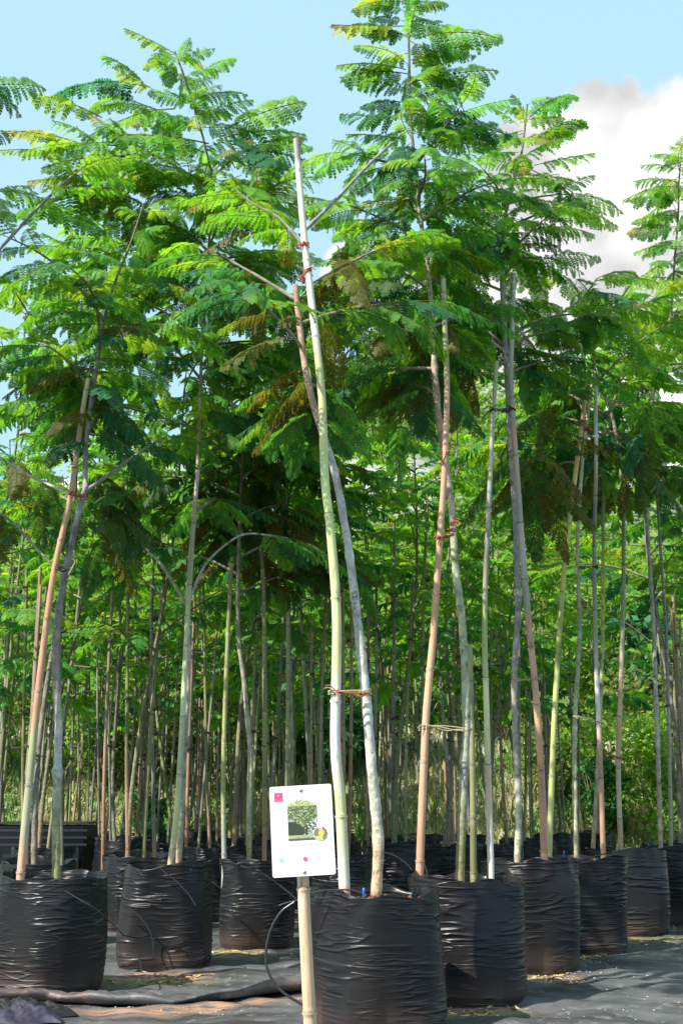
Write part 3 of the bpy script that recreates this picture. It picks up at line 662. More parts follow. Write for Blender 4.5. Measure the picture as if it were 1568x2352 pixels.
stake('silver white bamboo stake with a cut top right of the yellow green stake', YR[3] + .0, [(1385, 1980), (1378, 1760), (1371, 1600), (1366, 1450), (1364, 1250), (1368, 1050), (1367, 960), (1368, 845)], .018, .0135, [(0, TAN2), (.25, PINK), (.32, (.6, .58, .55)), (.45, GREY), (.72, DKGREY), (.78, PINK), (.85, (.62, .6, .62)), (1, WHITE)], [(1378, 1660, 1322, 1645, YT), (1366, 1302, 1335, 1302, DT)], seed=23, node=.4)
# --- fifth bag and the ones at the right edge
stake('brown grey bamboo stake above the fifth front bag', YR[4] - .05, [(1425, 1960), (1419, 1750), (1427, 1500), (1431, 1300), (1428, 1120), (1410, 980), (1385, 900)], .020, .014, [(0, TAN2), (.15, (.5, .45, .3)), (.35, PINK), (.45, GREY), (.6, OLIVE), (1, (.2, .18, .15))], [(1420, 1740, 1393, 1730, RT)], seed=25, node=.4)
hero_tree('olive trunked tree between the silver stake and the brown grey stake', YR[4] + .03, [(1360, 1965), (1372, 1750), (1382, 1500), (1384, 1300), (1386, 1100), (1400, 950)], .017, .012, [(0, TAN2), (.2, (.4, .4, .25)), (.5, (.40, .45, .15)), (1, (.25, .25, .12))], leader=[(1430, 860), (1470, 780), (1500, 700), (1520, 650)], auto=[(11, 3.3, 4.6, 1.1, .8)], top_age=.15, lod=1, seed=27)
hero_tree('tree at the right edge with feathery top against the cloud', YR[5] - .1, [(1516, 1950), (1512, 1800), (1505, 1600), (1500, 1450), (1488, 1250), (1478, 1080), (1500, 900), (1540, 720)], .020, .013, [(0, PINK), (.2, (.45, .4, .38)), (.5, GREY), (1, (.2, .18, .15))], leader=[(1548, 600), (1556, 500), (1558, 420), (1565, 330)],
          auto=[(22, 3.4, 5.3, 1.15, .6)], top_age=0., seed=29, lod=0, lead_sp=.04, frL=.46,
          fronds_px=[(1556, 430, 1455, 432, LIT), (1560, 390, 1470, 374, MID), (1555, 450, 1480, 505, LIT), (1550, 520, 1470, 545, MID), (1560, 350, 1530, 330, LIT), (1550, 480, 1500, 400, FRESH, 0, -.2), (1556, 560, 1480, 590, MID)])
stake('mottled grey stake next to the trunk at the right edge', YR[5], [(1540, 1950), (1535, 1700), (1528, 1450), (1515, 1250), (1505, 1100)], .017, .012, [(0, (.4, .4, .25)), (.3, GREY), (.6, DKGREY), (1, BROWN)], [(1532, 1620, 1505, 1625, DT)], seed=31)

# --- left bags
stake('tan and pink bamboo stake leaning right from the lower left bag', YR[6] - .05, [(45, 2045), (66, 1820), (92, 1560), (122, 1330), (150, 1200), (166, 1120), (188, 960), (203, 870)], .023, .014, [(0, (.66, .42, .28)), (.1, (.62, .40, .26)), (.14, (.45, .43, .3)), (.3, (.40, .40, .22)), (.36, TAN2), (.62, TAN), (.8, PINK), (1, (.45, .42, .25))], [(166, 1133, 190, 1138, RT), (135, 1305, 150, 1308, DT)], seed=33, node=.42)
hero_tree('grey trunk forking into three bare limbs above the lower left bag', YR[6] + .05, [(130, 2045), (130, 1850), (135, 1680), (128, 1480), (150, 1320), (185, 1160), (198, 1120)], .024, .017, [(0, OLIVE), (.2, (.34, .35, .2)), (.3, (.5, .5, .48)), (.5, GREY), (.8, (.24, .23, .24)), (1, (.34, .33, .36))],
          leader=[(196, 1060), (205, 960), (222, 850), (235, 760), (262, 655), (300, 560), (330, 470)],
          explicit_branches=[([(200, 1125), (262, 1082), (320, 1040), (372, 1008)], .012, .008, .85, .1, (.30, .28, .30)), ([(168, 1140), (110, 1112), (60, 1088), (0, 1050)], .009, .007, .9, .1, (.58, .55, .45)), ([(130, 1305), (90, 1265), (30, 1200), (-30, 1160)], .007, .005, .5, .2)],
          hang=[(245, 1150, 18, 28, 50), (30, 1080, 6, 40, 40)], auto=[(8, 3.0, 3.75, .9, .95)], top_age=.2, seed=35)
stake('green and tan bamboo stake behind the mossy soil, left of the sign', YR[7] - .05, [(388, 2018), (405, 1880), (416, 1720), (424, 1560), (432, 1400), (440, 1280), (447, 1170), (455, 1080)], .020, .013, [(0, (.60, .36, .2)), (.1, (.6, .5, .3)), (.16, PALE), (.3, (.46, .5, .3)), (.6, (.5, .5, .3)), (.8, (.4, .4, .26)), (.9, (.5, .33, .26)), (1, (.55, .52, .5))], seed=37, node=.4)
T7L = [(452, 1120), (458, 980), (462, 850), (468, 700), (480, 560), (492, 440), (470, 330), (448, 250), (425, 180), (402, 118)]
hero_tree('broad crowned tree at the upper left with mottled trunk forked low', YR[7] + .03, [(408, 2018), (418, 1850), (424, 1720), (432, 1560), (432, 1400), (438, 1280), (446, 1190)], .019, .015, [(0, TAN2), (.15, (.4, .38, .28)), (.4, GREY), (.7, (.55, .52, .38)), (1, (.45, .42, .3))], leader=T7L,
          explicit_branches=[([(428, 1390), (405, 1350), (365, 1290), (300, 1225)], .011, .007, 0, .2, (.40, .37, .27)), ([(436, 1375), (470, 1300), (520, 1250), (570, 1226), (660, 1236)], .009, .006, .8, .3, (.48, .47, .44)),
                             ([(485, 600), (400, 520), (310, 460), (220, 420)], .010, .005, .3, .1), ([(480, 450), (400, 380), (300, 340), (200, 330)], .009, .005, .3, -.1), ([(475, 420), (540, 360), (600, 330)], .008, .004, .4, .1), ([(490, 520), (560, 460), (620, 430)], .008, .004, .3, -.2),
                             ([(460, 300), (380, 260), (300, 230)], .007, .004, .3, .2)],
          hang=[(390, 560, 7, 35, 30), (590, 400, 5, 40, 30)], auto=[(20, 3.6, 5.1, 1.1, .6), (2, 2.6, 3.5, .8, .9)],
          fronds_px=[(405, 125, 275, 72, LIME), (408, 150, 455, 85, LIT), (420, 150, 480, 100, LIT, 0, -.2), (450, 175, 553, 112, LIT), (330, 190, 218, 105, MID, 0, .1), (340, 200, 110, 172, BLUE), (235, 270, 60, 215, LIME), (360, 210, 250, 170, LIME, 0, -.2), (200, 335, 5, 298, LIME), (150, 340, 40, 262, LIME),
                     (140, 352, 0, 352, LIME), (440, 230, 578, 200, MID), (455, 265, 590, 235, MID), (510, 300, 718, 232, LIT), (520, 315, 716, 296, MID), (530, 330, 690, 425, BLUE, 0, -.3), (400, 250, 232, 290, LIT, 0, -.3), (480, 330, 255, 330, LIT, 0, -.4), (330, 330, 180, 345, LIT, 0, -.3), (200, 420, 70, 412, LIME, 0, -.2),
                     (350, 440, 180, 400, LIT, 0, -.4), (430, 440, 240, 395, LIT, 0, -.5), (330, 440, 20, 482, MID, 0, .2), (470, 450, 310, 500, LIT, 0, -.5), (400, 140, 385, 190, FRESH), (540, 340, 700, 380, MID, 0, .1), (450, 300, 350, 250, MID, 0, -.3), (300, 360, 100, 380, LIT), (500, 470, 640, 540, BLUE, 0, -.3), (420, 200, 500, 185, FRESH, 0, -.1)],
          seed=39, top_age=.0, frL=.43)
stake('upright dull green stake between the mossy bag and the shaded bag', YR[8] - .1, [(515, 1992), (513, 1800), (516, 1650), (524, 1450), (533, 1280)], .017, .014, [(0, (.45, .45, .45)), (.15, GREY), (.3, GREEN), (1, (.2, .2, .1))], seed=41)
hero_tree('dark crooked trunk standing in the shaded bag left of the sign', YR[8] + .02, [(572, 1985), (572, 1850), (575, 1740), (562, 1580), (547, 1450), (548, 1300), (552, 1150)], .018, .013, [(0, OLIVE), (.2, (.45, .44, .3)), (.5, GREY), (1, (.14, .12, .08))], leader=[(560, 1000), (575, 880), (590, 780), (600, 700)], hang=[(560, 1040, 22, 65, 45), (560, 1130, 20, 50, 40), (650, 1210, 10, 45, 30)], auto=[(11, 2.4, 3.9, .95, .7)], top_age=.4, seed=43, lod=1)
stake('brown bamboo stake close to the left edge of the sign card', YR[8] + .1, [(607, 1985), (608, 1750), (607, 1560), (606, 1380), (600, 1250)], .016, .014, [(0, (.42, .2, .12)), (.1, (.35, .2, .12)), (.3, OLIVE), (1, (.18, .17, .08))], seed=45)
hero_tree('tree forked at mid height just left of the tall pale stake', YR[8] + .75, [(668, 1960), (668, 1700), (664, 1500), (660, 1300), (658, 1180)], .020, .015, [(0, OLIVE), (.4, (.33, .33, .2)), (1, (.16, .13, .10))], leader=[(662, 1050), (690, 900), (720, 800), (745, 700)],
          explicit_branches=[([(657, 1180), (672, 1110), (700, 1070), (740, 1035)], .010, .007, 0, .1, (.14, .12, .10)), ([(655, 1185), (620, 1130), (570, 1090)], .009, .006, .5, .1)], auto=[(9, 2.7, 3.8, .85, .7)], top_age=.45, seed=47, lod=1)
stake('grey bamboo stake with a pale cut top, left of the tall pale stake', YR[8] + .7, [(655, 1960), (660, 1700), (661, 1400), (655, 1150), (652, 905)], .015, .013, [(0, OLIVE), (.5, (.33, .34, .2)), (.9, (.40, .40, .28)), (1, (.62, .6, .45))], seed=49)
# a neighbour standing outside the left edge: its limb reaches into the picture
hero_tree('tree outside the left edge whose bare grey limb reaches into the sky', 5.9, [(-330, 2060), (-300, 1500), (-240, 1000), (-200, 760)], .025, .02, [(0, GREY), (1, GREY)],
          leader=[(-200, 600), (-190, 400), (-180, 200), (-175, 100)], explicit_branches=[([(-205, 800), (-110, 680), (0, 572), (90, 475), (168, 402)], .012, .007, .8, 0., (.34, .32, .32))],
          auto=[(6, 3.2, 5.0, .5, .5)], fronds_px=[(-60, 205, 98, 190, MID), (-80, 215, 50, 240, BLUE), (-90, 330, 30, 300, BLUE), (-70, 180, 40, 250, DARK), (170, 402, 320, 420, LIT), (165, 405, 150, 350, LIT, 0, -.3)], seed=51, lod=0)

# ------------------------------------------------------------------ back rows: prototypes copied
ORD = ['first', 'second', 'third', 'fourth', 'fifth', 'sixth', 'seventh', 'eighth', 'ninth', 'tenth', 'eleventh', 'twelfth', 'thirteenth', 'fourteenth', 'fifteenth', 'sixteenth', 'seventeenth', 'eighteenth', 'nineteenth', 'twentieth',
       'twenty-first', 'twenty-second', 'twenty-third', 'twenty-fourth', 'twenty-fifth', 'twenty-sixth', 'twenty-seventh', 'twenty-eighth', 'twenty-ninth', 'thirtieth', 'thirty-first', 'thirty-second', 'thirty-third', 'thirty-fourth', 'thirty-fifth', 'thirty-sixth', 'thirty-seventh', 'thirty-eighth', 'thirty-ninth', 'fortieth'] + ['forty-' + w for w in 'first second third fourth fifth sixth seventh eighth ninth'.split()]
def proto_tree(seed, H, zlow, wide, stops, lod=1, nb=14, frL=.42, top_age=.0):
    """local coordinates, stem base at the origin"""
    global rng
    rng = np.random.default_rng(seed)
    parts = []
    lean = rng.normal(size=2) * .12; ph = rng.uniform(0, 6)
    zs = np.linspace(0, H, 9); pts = np.stack([lean[0] * (zs / H) * 2 + .05 * np.sin(zs * 1.7 + ph), lean[1] * (zs / H) + .04 * np.cos(zs * 1.9 + ph), zs], -1)
    mb = MB(); stem(mb, pts, .021, .006, stops, seed, sides=8, step=.06); parts.append(('trunk', mb, M_bark))
    cb = MB(); sp = catmull(pts, .05)
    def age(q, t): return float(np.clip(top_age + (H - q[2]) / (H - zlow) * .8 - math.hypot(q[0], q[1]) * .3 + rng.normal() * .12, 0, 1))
    az = rng.uniform(0, 6)
    for k in range(nb):
        z = zlow + (H * .93 - zlow) * ((k + rng.uniform(0, .7)) / nb); az += 2.4 + rng.normal() * .3; i = int(np.argmin(np.abs(sp[:, 2] - z)))
        L = wide * (1 - .5 * (z - zlow) / (H - zlow)) * rng.uniform(.75, 1.15)
        pp = side_branch(sp[i], az, rng.uniform(.3, .85), L, rng.uniform(.1, .4))
        m = MB(); stem(m, pp, .010, .004, [(0, (.25, .23, .17)), (1, (.14, .14, .07))], seed + k, sides=5, step=.09); parts.append(('branch', m, M_bark))
        fronds_on(cb, pp, .2, .10, frL, lod, age)
    fronds_on(cb, pts[6:], .1, .07, frL, lod, age, leader=True)
    parts.append(('crown', cb, M_leaf))
    return parts
BR1 = [(0, (.34, .21, .13)), (.15, (.22, .21, .12)), (1, (.16, .15, .09))]; BR2 = [(0, OLIVE), (.3, (.2, .21, .11)), (1, (.15, .14, .08))]; BR3 = [(0, (.24, .22, .18)), (1, (.16, .15, .12))]
PT = [proto_tree(201, 4.5, 1.6, 1.0, BR1, 1, 12), proto_tree(202, 4.1, 1.25, .95, BR2, 1, 12), proto_tree(203, 4.8, 1.9, 1.05, BR3, 1, 13), proto_tree(204, 3.9, 1.3, .9, BR2, 1, 11), proto_tree(205, 4.3, 1.6, 1.0, BR3, 1, 12)]
rng = np.random.default_rng(77)
first_t = {}
def place_tree(v, x, y, z, rz, sc_, label, group, name='nursery_tree', lib=None, cat='tree'):
    lib = PT if lib is None else lib
    root = empty(name, (x, y, z)); root.rotation_euler.z = rz; root.scale = (sc_, sc_, sc_); tag(root, label, cat, group)
    key = (id(lib), v)
    if key not in first_t: first_t[key] = [m.build(n, mt, root) for n, m, mt in lib[v]]
    else:
        for s in first_t[key]:
            o = s.copy(); C.objects.link(o); o.parent = root
    return root
def proto_stake(seed, H, stops, lean):
    mb = MB(); zs = np.linspace(0, H, 5); pts = np.stack([lean * zs / H + .02 * np.sin(zs * 1.3 + seed), .02 * np.cos(zs + seed), zs], -1); bamboo(mb, pts, .016, .012, [(a_, tuple(.68 * q_ for q_ in b_)) for a_, b_ in stops], seed, .34, 8)
    parts = [('culm', mb, M_bamboo)]
    for zt in (H * .42, H * .78):
        x = lean * zt / H; m = MB(); a = np.linspace(0, 6.283, 9)
        for k in range(2): tube(m, np.stack([x + .024 * np.cos(a), .024 * np.sin(a), zt + k * .01 + .01 * np.cos(a)], -1), .0045, DT, 4)
        t = np.linspace(0, 1, 4)[:, None]; tube(m, np.array([x, 0, zt]) * (1 - t) + np.array([x * .3 + .10, .03, zt - .01]) * t, .004, DT, 4)
        parts.append(('tie', m, M_twine))
    return parts
PS = [proto_stake(1, 3.0, [(0, TAN2), (.2, (.5, .33, .2)), (.3, OLIVE), (.6, GREEN), (1, (.3, .3, .18))], .20), proto_stake(2, 2.5, [(0, (.4, .35, .22)), (.3, GREY), (.6, (.3, .3, .2)), (1, GREY)], -.12),
      proto_stake(3, 2.8, [(0, (.3, .32, .13)), (.5, (.4, .42, .22)), (1, OLIVE)], .10), proto_stake(4, 2.3, [(0, (.45, .24, .15)), (.35, TAN2), (.5, (.4, .3, .2)), (1, PINK)], -.05), proto_stake(5, 2.7, [(0, DKGREY), (.5, GREY), (1, (.25, .25, .16))], .0)]

rows = []
for x0, Y0, n in ((-.04, 9.3, 7), (-2.08, 8.35, 8), (-3.15, 9.7, 9), (-3.35, 12.1, 7), (-4.1, 13.3, 6), (3.05, 10.9, 2)):
    for k in range(n):
        x = x0 + .53 * .95 * k + rng.normal() * .05; Y = Y0 + .95 * k + rng.normal() * .06
        if Y < (16.2 if x > -.5 else 18.5): rows.append((x, Y))
rows.sort(key=lambda p: px_of((p[0], p[1], .55))[0])
bl = tl = 0
trees_l, stakes_l, bags_l = [], [], []
for k, (x, Y) in enumerate(rows):
    bags_l.append((x, Y, k % 6, rng.uniform(0, 6)))
    trees_l.append((k * 3 % 5, x + rng.normal() * .05, Y + rng.normal() * .04, rng.uniform(0, 6.28), rng.uniform(.93, 1.1)))
    stakes_l.append((k * 2 % 5, x + rng.uniform(-.12, .12), Y - rng.uniform(0, .1), rng.uniform(-.7, .7) + (3.14 if rng.random() < .4 else 0)))
    if rng.random() < .95: stakes_l.append(((k * 3 + 1) % 5, x + rng.uniform(-.16, .16), Y + rng.uniform(0, .12), rng.uniform(-.7, .7) + (3.14 if rng.random() < .4 else 0)))
    for _ in range(int(rng.integers(1, 4))): stakes_l.append(((k + 2 + _) % 5, x + rng.uniform(-.3, .3), Y + rng.uniform(-.12, .2), rng.uniform(-.9, .9)))
for k, (x, Y, v, r) in enumerate(bags_l): grow_bag(x, Y, v, r, f'{ORD[k]} from the left of the small black grow bags in the back rows', 'black grow bags in the back rows', hs=1.0 + .05 * math.sin(k))
trees_l.sort(key=lambda p: p[1] / p[2]); stakes_l.sort(key=lambda p: p[1] / p[2])
for k, (v, x, Y, r, s) in enumerate(trees_l): place_tree(v, x, Y, .47, r, s, f'{ORD[k]} from the left of the slender leafy trees in the back rows', 'slender trees in the back rows')
SADJ = ['tan based', 'ash grey', 'dull olive', 'reddish tan', 'charcoal grey']
cnt = [0] * 5
for k, (v, x, Y, r) in enumerate(stakes_l):
    place_tree(v, x, Y, .40, r, rng.uniform(.78, 1.15), f'{ORD[cnt[v]]} from left of the {SADJ[v]} stakes in the back rows', 'thin bamboo stakes in the back rows', 'bamboo_stake', PS, 'stake'); cnt[v] += 1

# ------------------------------------------------------------------ trees and shrubs on the bank behind
FT = [proto_tree(301, 5.2, .5, 1.5, BR3, 1, 20, .55, -.25), proto_tree(302, 4.4, .4, 1.5, BR2, 1, 18, .55, -.3), proto_tree(303, 3.6, .3, 1.3, BR1, 1, 16, .5, -.3)]
rng = np.random.default_rng(5)
ft = []
for k in range(17):
    Y = rng.uniform(22.5, 29); x = (-.30 + .61 * (k + rng.uniform(.1, .9)) / 17) * Y
    ft.append((k % 3, x, Y, rng.uniform(0, 6), rng.uniform(.8, 1.25)))
ft.sort(key=lambda p: p[1] / p[2])
for k, (v, x, Y, r, s) in enumerate(ft):
    place_tree(v, x, Y, float(hill_h(np.array(x), np.array(Y))) - .05, r, s, f'{ORD[k]} from the left of the bright feathery trees on the bank behind the rows', 'feathery trees on the bank', 'feathery_tree', FT)
def shrub_proto(seed, h, w, col, leaf, n, asp=.55):
    r = np.random.default_rng(seed); cb = MB(); sb = MB()
    for k in range(7):
        az = r.uniform(0, 6.3); pts = [np.zeros(3), np.array([math.cos(az) * w * .2, math.sin(az) * w * .2, h * .4]), np.array([math.cos(az) * w * .38, math.sin(az) * w * .38, h * r.uniform(.7, .9)])]
        tube(sb, catmull(pts, .1), .014, (.2, .17, .1), 5)
    cl = [(np.array([r.normal() * w * .3, r.normal() * w * .3, h * r.uniform(.25, .95)]), r.uniform(.16, .34) * w) for _ in range(11)]
    cen = np.array([cl[q][0] for q in r.integers(len(cl), size=n)]); rad = np.array([cl[q][1] for q in r.integers(len(cl), size=n)])
    dv = unit(r.normal(size=(n, 3))); Pn = cen + dv * rad[:, None] * r.uniform(.5, 1.05, (n, 1)); Pn[:, 2] = np.abs(Pn[:, 2])
    a = unit(r.normal(size=(n, 3)) + dv * .6 - np.array([0, 0, .4])); nrm = unit(dv + r.normal(size=(n, 3)) * .5 + np.array([0, 0, .6])); b = unit(np.cross(nrm, a)); L = leaf * r.uniform(.6, 1.3, (n, 1))
    Vv = np.stack([Pn, Pn + a * L * .5 + b * L * asp * .5, Pn + a * L, Pn + a * L * .5 - b * L * asp * .5], 1).reshape(-1, 3)
    cc = np.repeat(np.array(col)[None] * r.uniform(.6, 1.35, (n, 1)) * (1 + .3 * r.normal(size=(n, 3)) * np.array([.5, .2, .4])), 4, 0)
    cb.add(Vv, np.arange(4 * n).reshape(-1, 4), np.clip(cc, .01, .9))
    return [('stem', sb, M_bark), ('foliage', cb, M_leaf)]
SH = [shrub_proto(1, 1.6, 1.2, (.14, .30, .04), .10, 2600), shrub_proto(2, 1.3, 1.3, (.14, .20, .05), .08, 2600), shrub_proto(3, 1.9, 1.1, (.07, .22, .09), .16, 1500, .7), shrub_proto(4, 2.3, 1.6, (.20, .36, .05), .11, 3000)]
sh = []
for k in range(40):
    Y = rng.uniform(17.2, 23); x = (-.31 + .63 * (k + rng.uniform(0, 1)) / 30) * Y; sh.append((k * 7 % 4, x, Y, rng.uniform(0, 6), rng.uniform(.6, 1.5)))
for x, Y, v, s in ((4.25, 16.0, 3, .8), (4.7, 16.6, 3, .8), (3.6, 16.9, 2, .6), (-2.6, 16.2, 2, .5)): sh.append((v, x, Y, 1., s))
sh.sort(key=lambda p: p[1] / p[2])
KN = ['bright green', 'yellowish', 'bluish broad leaved', 'lime']; cnt = [0] * 4
for k, (v, x, Y, r, s) in enumerate(sh):
    place_tree(v, x, Y, float(hill_h(np.array(x), np.array(Y))) - .05, r, s, f'{ORD[cnt[v]]} from the left of the {KN[v]} shrubs growing behind the back rows', 'shrubs at the foot of the bank', 'shrub', SH, 'shrub'); cnt[v] += 1

# dry grass of the bank
n = 70000; r = np.random.default_rng(8)
Yg = r.uniform(14.6, 26, n); Xg = r.uniform(-.36, .36, n) * Yg; Zg = hill_h(Xg, Yg) - .03
hh = r.uniform(.05, .22, n) * np.where(r.random(n) < .06, 2.4, 1); az = r.uniform(0, 6.28, n); w_ = r.uniform(.006, .020, n); ben = r.uniform(.1, .9, n) * hh
dx, dy_ = np.cos(az), np.sin(az); base = np.stack([Xg, Yg, Zg], -1); sd = np.stack([-dy_, dx, 0 * dx], -1) * w_[:, None]
mid = base + np.stack([dx * ben * .3, dy_ * ben * .3, hh * .6], -1); tip = base + np.stack([dx * ben, dy_ * ben, hh], -1)
V = np.stack([base - sd, base + sd, mid + sd * .8, mid - sd * .8, tip], 1).reshape(-1, 3); b5 = np.arange(n)[:, None] * 5
gc = np.where((wob(Xg, Yg, 2.3) + r.random(n) * .8 < .95)[:, None], np.array((.36, .35, .20)), np.array((.13, .25, .06))) * r.uniform(.7, 1.25, (n, 1))
gc = np.where(((r.random(n) < .5) & (Yg > 19))[:, None], np.array((.62, .60, .52)) * r.uniform(.7, 1.1, (n, 1)), gc)
mb = MB(); mb.add(V, b5 + np.array([[0, 1, 2, 3]]), np.repeat(gc, 5, 0)); mb.f.append(b5 + np.array([[3, 2, 4]]))
tag(mb.build('dry_grass', M_grass), 'pale dry grass covering the bank behind the trees', 'grass', kind='stuff')
# scrub of the hill
n = 90000; Yg = r.uniform(26, 56, n); Xg = r.uniform(-.4, .4, n) * Yg
clump = wob(Xg, Yg, 1.7) * .6 + wob(Xg + 5, Yg, .7) * .4
keep = (clump > .42) & ~((Yg > 38) & (wob(Xg + 2, Yg, .22) > .5) & (r.random(n) > .07)); Yg, Xg, clump = Yg[keep], Xg[keep], clump[keep]; n = len(Yg)
ctr = np.stack([Xg, Yg, hill_h(Xg, Yg) + r.random(n) ** .6 * (clump - .25) * 3.4], -1); a = unit(r.normal(size=(n, 3))); b = unit(np.cross(a, r.normal(size=(n, 3)) + np.array([0, 0, 1.]))); L = r.uniform(.12, .34, (n, 1))
V = np.stack([ctr, ctr + a * L * .5 + b * L * .3, ctr + a * L, ctr + a * L * .5 - b * L * .3], 1).reshape(-1, 3)
cc = np.array((.10, .24, .04)) * r.uniform(.5, 1.4, (n, 1)); cc[:, 0] *= r.uniform(.7, 2.2, n)
mb = MB(); mb.add(V, np.arange(4 * n).reshape(-1, 4), np.repeat(cc, 4, 0)); tag(mb.build('hillside_scrub', M_leaf), 'green scrub covering the hill behind the nursery', 'scrub', kind='stuff')

# ------------------------------------------------------------------ stacked black bin at the left
def box(mb, lo, hi, col):
    x0, y0, z0 = lo; x1, y1, z1 = hi
    V = [[x0, y0, z0], [x1, y0, z0], [x1, y1, z0], [x0, y1, z0], [x0, y0, z1], [x1, y0, z1], [x1, y1, z1], [x0, y1, z1]]
    mb.add(V, [[0, 3, 2, 1], [4, 5, 6, 7], [0, 1, 5, 4], [1, 2, 6, 5], [2, 3, 7, 6], [3, 0, 4, 7]], col)
root = empty('storage_bin', (-3.05, 11.9, 0)); tag(root, 'black plastic storage bin with ribbed rim behind the left trunks', 'bin')
K_ = (.018, .018, .02)
m = MB(); box(m, (-.62, -.4, .02), (.62, .4, .74), K_); b_ = m.build('body', M_tube, root, False)
m = MB()
for q in range(4): box(m, (-.66, -.44, .56 + q * .065), (.66, .44, .578 + q * .065), (.03, .03, .033))
m.build('rim', M_tube, root, False)
m = MB()
for q in range(7): box(m, (-.58 + q * .19, -.43, .05), (-.55 + q * .19, -.40, .55), K_)
m.build('rib_panel', M_tube, root, False)

# ------------------------------------------------------------------ drip lines and emitters
def drip(label, pts, Y, r=.0035, Ys=None):
    r = r * 1.15
    pp = [P(x, y, (Ys[k] if Ys else Y)) for k, (x, y) in enumerate(pts)]
    mb = MB(); tube(mb, catmull(pp, .015), r, (.03, .03, .032), 7); o = mb.build('drip_line', M_tube)
    tag(o, label, 'drip line', 'thin black drip lines')
f = lambda k: YR[k] - BW - .015
drip('thin drip line hanging from the rim of the lower left bag', [(150, 2047), (215, 2085), (250, 2115), (270, 2133), (290, 2150), (345, 2155), (410, 2152)], 6.1, Ys=[f(6), f(6) + .02, 6.3, 6.6, 6.9, f(7), f(7)])
drip('curved drip line down the front of the mossy soil bag', [(280, 2075), (320, 2105), (345, 2140), (353, 2175), (352, 2205)], f(7) - .03)
drip('drip line arching from the top right of the mossy soil bag', [(365, 1993), (400, 2020), (430, 2050), (450, 2080)], f(7) - .02)
drip('drip line falling between the mossy bag and the shaded bag', [(478, 2018), (510, 2045), (530, 2080), (540, 2120)], f(8) - .1)
drip('pale highlighted drip line running down to the sign pole top', [(552, 1989), (600, 2005), (650, 2040), (683, 2068)], 7.2, r=.0045)
drip('drip line going left from the pole across dark bags', [(640, 2080), (665, 2072), (700, 2066), (770, 2060)], 5.3, r=.003)
drip('large looping drip line left of the sign pole', [(676, 2072), (645, 2095), (622, 2135), (611, 2185), (615, 2230), (640, 2270), (668, 2292), (700, 2310)], 4.9, r=.0045)
drip('short drip loop over the mossy soil', [(308, 2180), (322, 2205), (325, 2232), (312, 2255), (298, 2266)], f(7) - .06, r=.005)
drip('drip line from the pole to the blue peg in the large front bag', [(712, 2052), (750, 2045), (800, 2044), (832, 2052)], f(0) + .2, r=.0035)
drip('drip line behind the large front bag near the orange stake', [(878, 1956), (905, 1965), (930, 1982), (946, 1998)], YR[1] + .9)
drip('tiny drip line at the foot of the orange stake', [(974, 1985), (980, 2005), (986, 2034)], f(1) + .1)
drip('drip line along the rim of the third front bag', [(1140, 2028), (1160, 2014), (1185, 2005), (1210, 1992)], f(2) + .08)
drip('long drip line across the tops of the fourth and fifth bags', [(1255, 1982), (1310, 1976), (1350, 1970), (1400, 1958)], f(3) + .05)
drip('drip line near the right edge above the fifth bag', [(1430, 1960), (1460, 1953), (1488, 1946)], f(4) + .1)
def peg(label, x, y0, y1, Y, col):
    root = empty('drip_peg'); tag(root, label, 'drip peg', 'small drip pegs in the bag rims'); a, b = P(x, y1, Y), P(x, y0, Y); a[2] -= .05
    m = MB(); tube(m, [a, a * .5 + b * .5, b], [.003, .004, .0045], (.05, .05, .055), 6); m.build('spike', M_tube, root)
    m = MB(); d = (b - a) / np.linalg.norm(b - a); tube(m, [b - d * .03, b - d * .005, b + d * .008, b + d * .012], [.004, .006, .006, .003], col, 8); m.build('cap', M_tube, root); rebase(root, tuple(a))
BL = (.03, .12, .45)
peg('blue capped drip peg between the pale stake and grey trunk', 835, 2046, 2072, YR[0] - .1, BL)
peg('blue drip peg at the foot of the grey trunk in the third bag', 1181, 2000, 2025, YR[2] - .15, BL)
peg('dark drip peg left of the green and tan stake', 368, 1996, 2016, YR[7] - .2, (.04, .03, .12)); peg('dark drip peg right of the mottled trunk', 438, 1998, 2016, YR[7] - .2, (.05, .05, .055))
peg('blue drip peg on the rim of the fourth front bag', 1294, 1958, 1974, YR[3] - .15, BL); peg('blue drip peg beside the silver stake foot', 1414, 1955, 1974, YR[4] - .1, BL); peg('blue drip peg near the right edge', 1488, 1940, 1956, YR[5] - .1, BL)

# ------------------------------------------------------------------ sign on its bamboo pole
YS = 4.1
root = empty('plant_sign'); tag(root, 'white plant label card with a tree photo fixed to a tan bamboo pole', 'sign')
mb = MB(); pts = [P(716, 2480, YS), P(712, 2352, YS), P(704, 2200, YS), P(698, 2070, YS), P(695, 2000, YS), P(686, 1815, YS), P(685, 1806, YS)]
pts[0][2] = max(pts[0][2], .0); p0 = pts[0] + (pts[0] - pts[1]) * 0; 
bamboo(mb, [p0 + (p0 - pts[2]) * 1.2] + pts, .0225, .0195, [(0, (.55, .36, .22)), (.5, (.66, .45, .28)), (.72, (.70, .48, .32)), (1, (.55, .36, .24))], 8, .40, 14); mb.build('pole', M_bamboo, root)
O = P(694, 1907, YS - .030); eu = P(767.5, 1905.5, YS - .030) - O; hw = np.linalg.norm(eu) * .975; eu = eu / np.linalg.norm(eu)
tilt = math.radians(3.2); ex = np.array([math.cos(tilt), 0, math.sin(tilt)]); back = .06
ez = np.array([-math.sin(tilt) * math.cos(back), math.sin(back), math.cos(tilt) * math.cos(back)]); ey = np.cross(ez, ex)
hh_ = hw * 1.405
def S(u, v, w=0.): return O + ex * hw * u + ez * hh_ * v - np.cross(ez, ex) * 0 + np.array([0, -1., 0]) * w
rc = .07; out_ = []
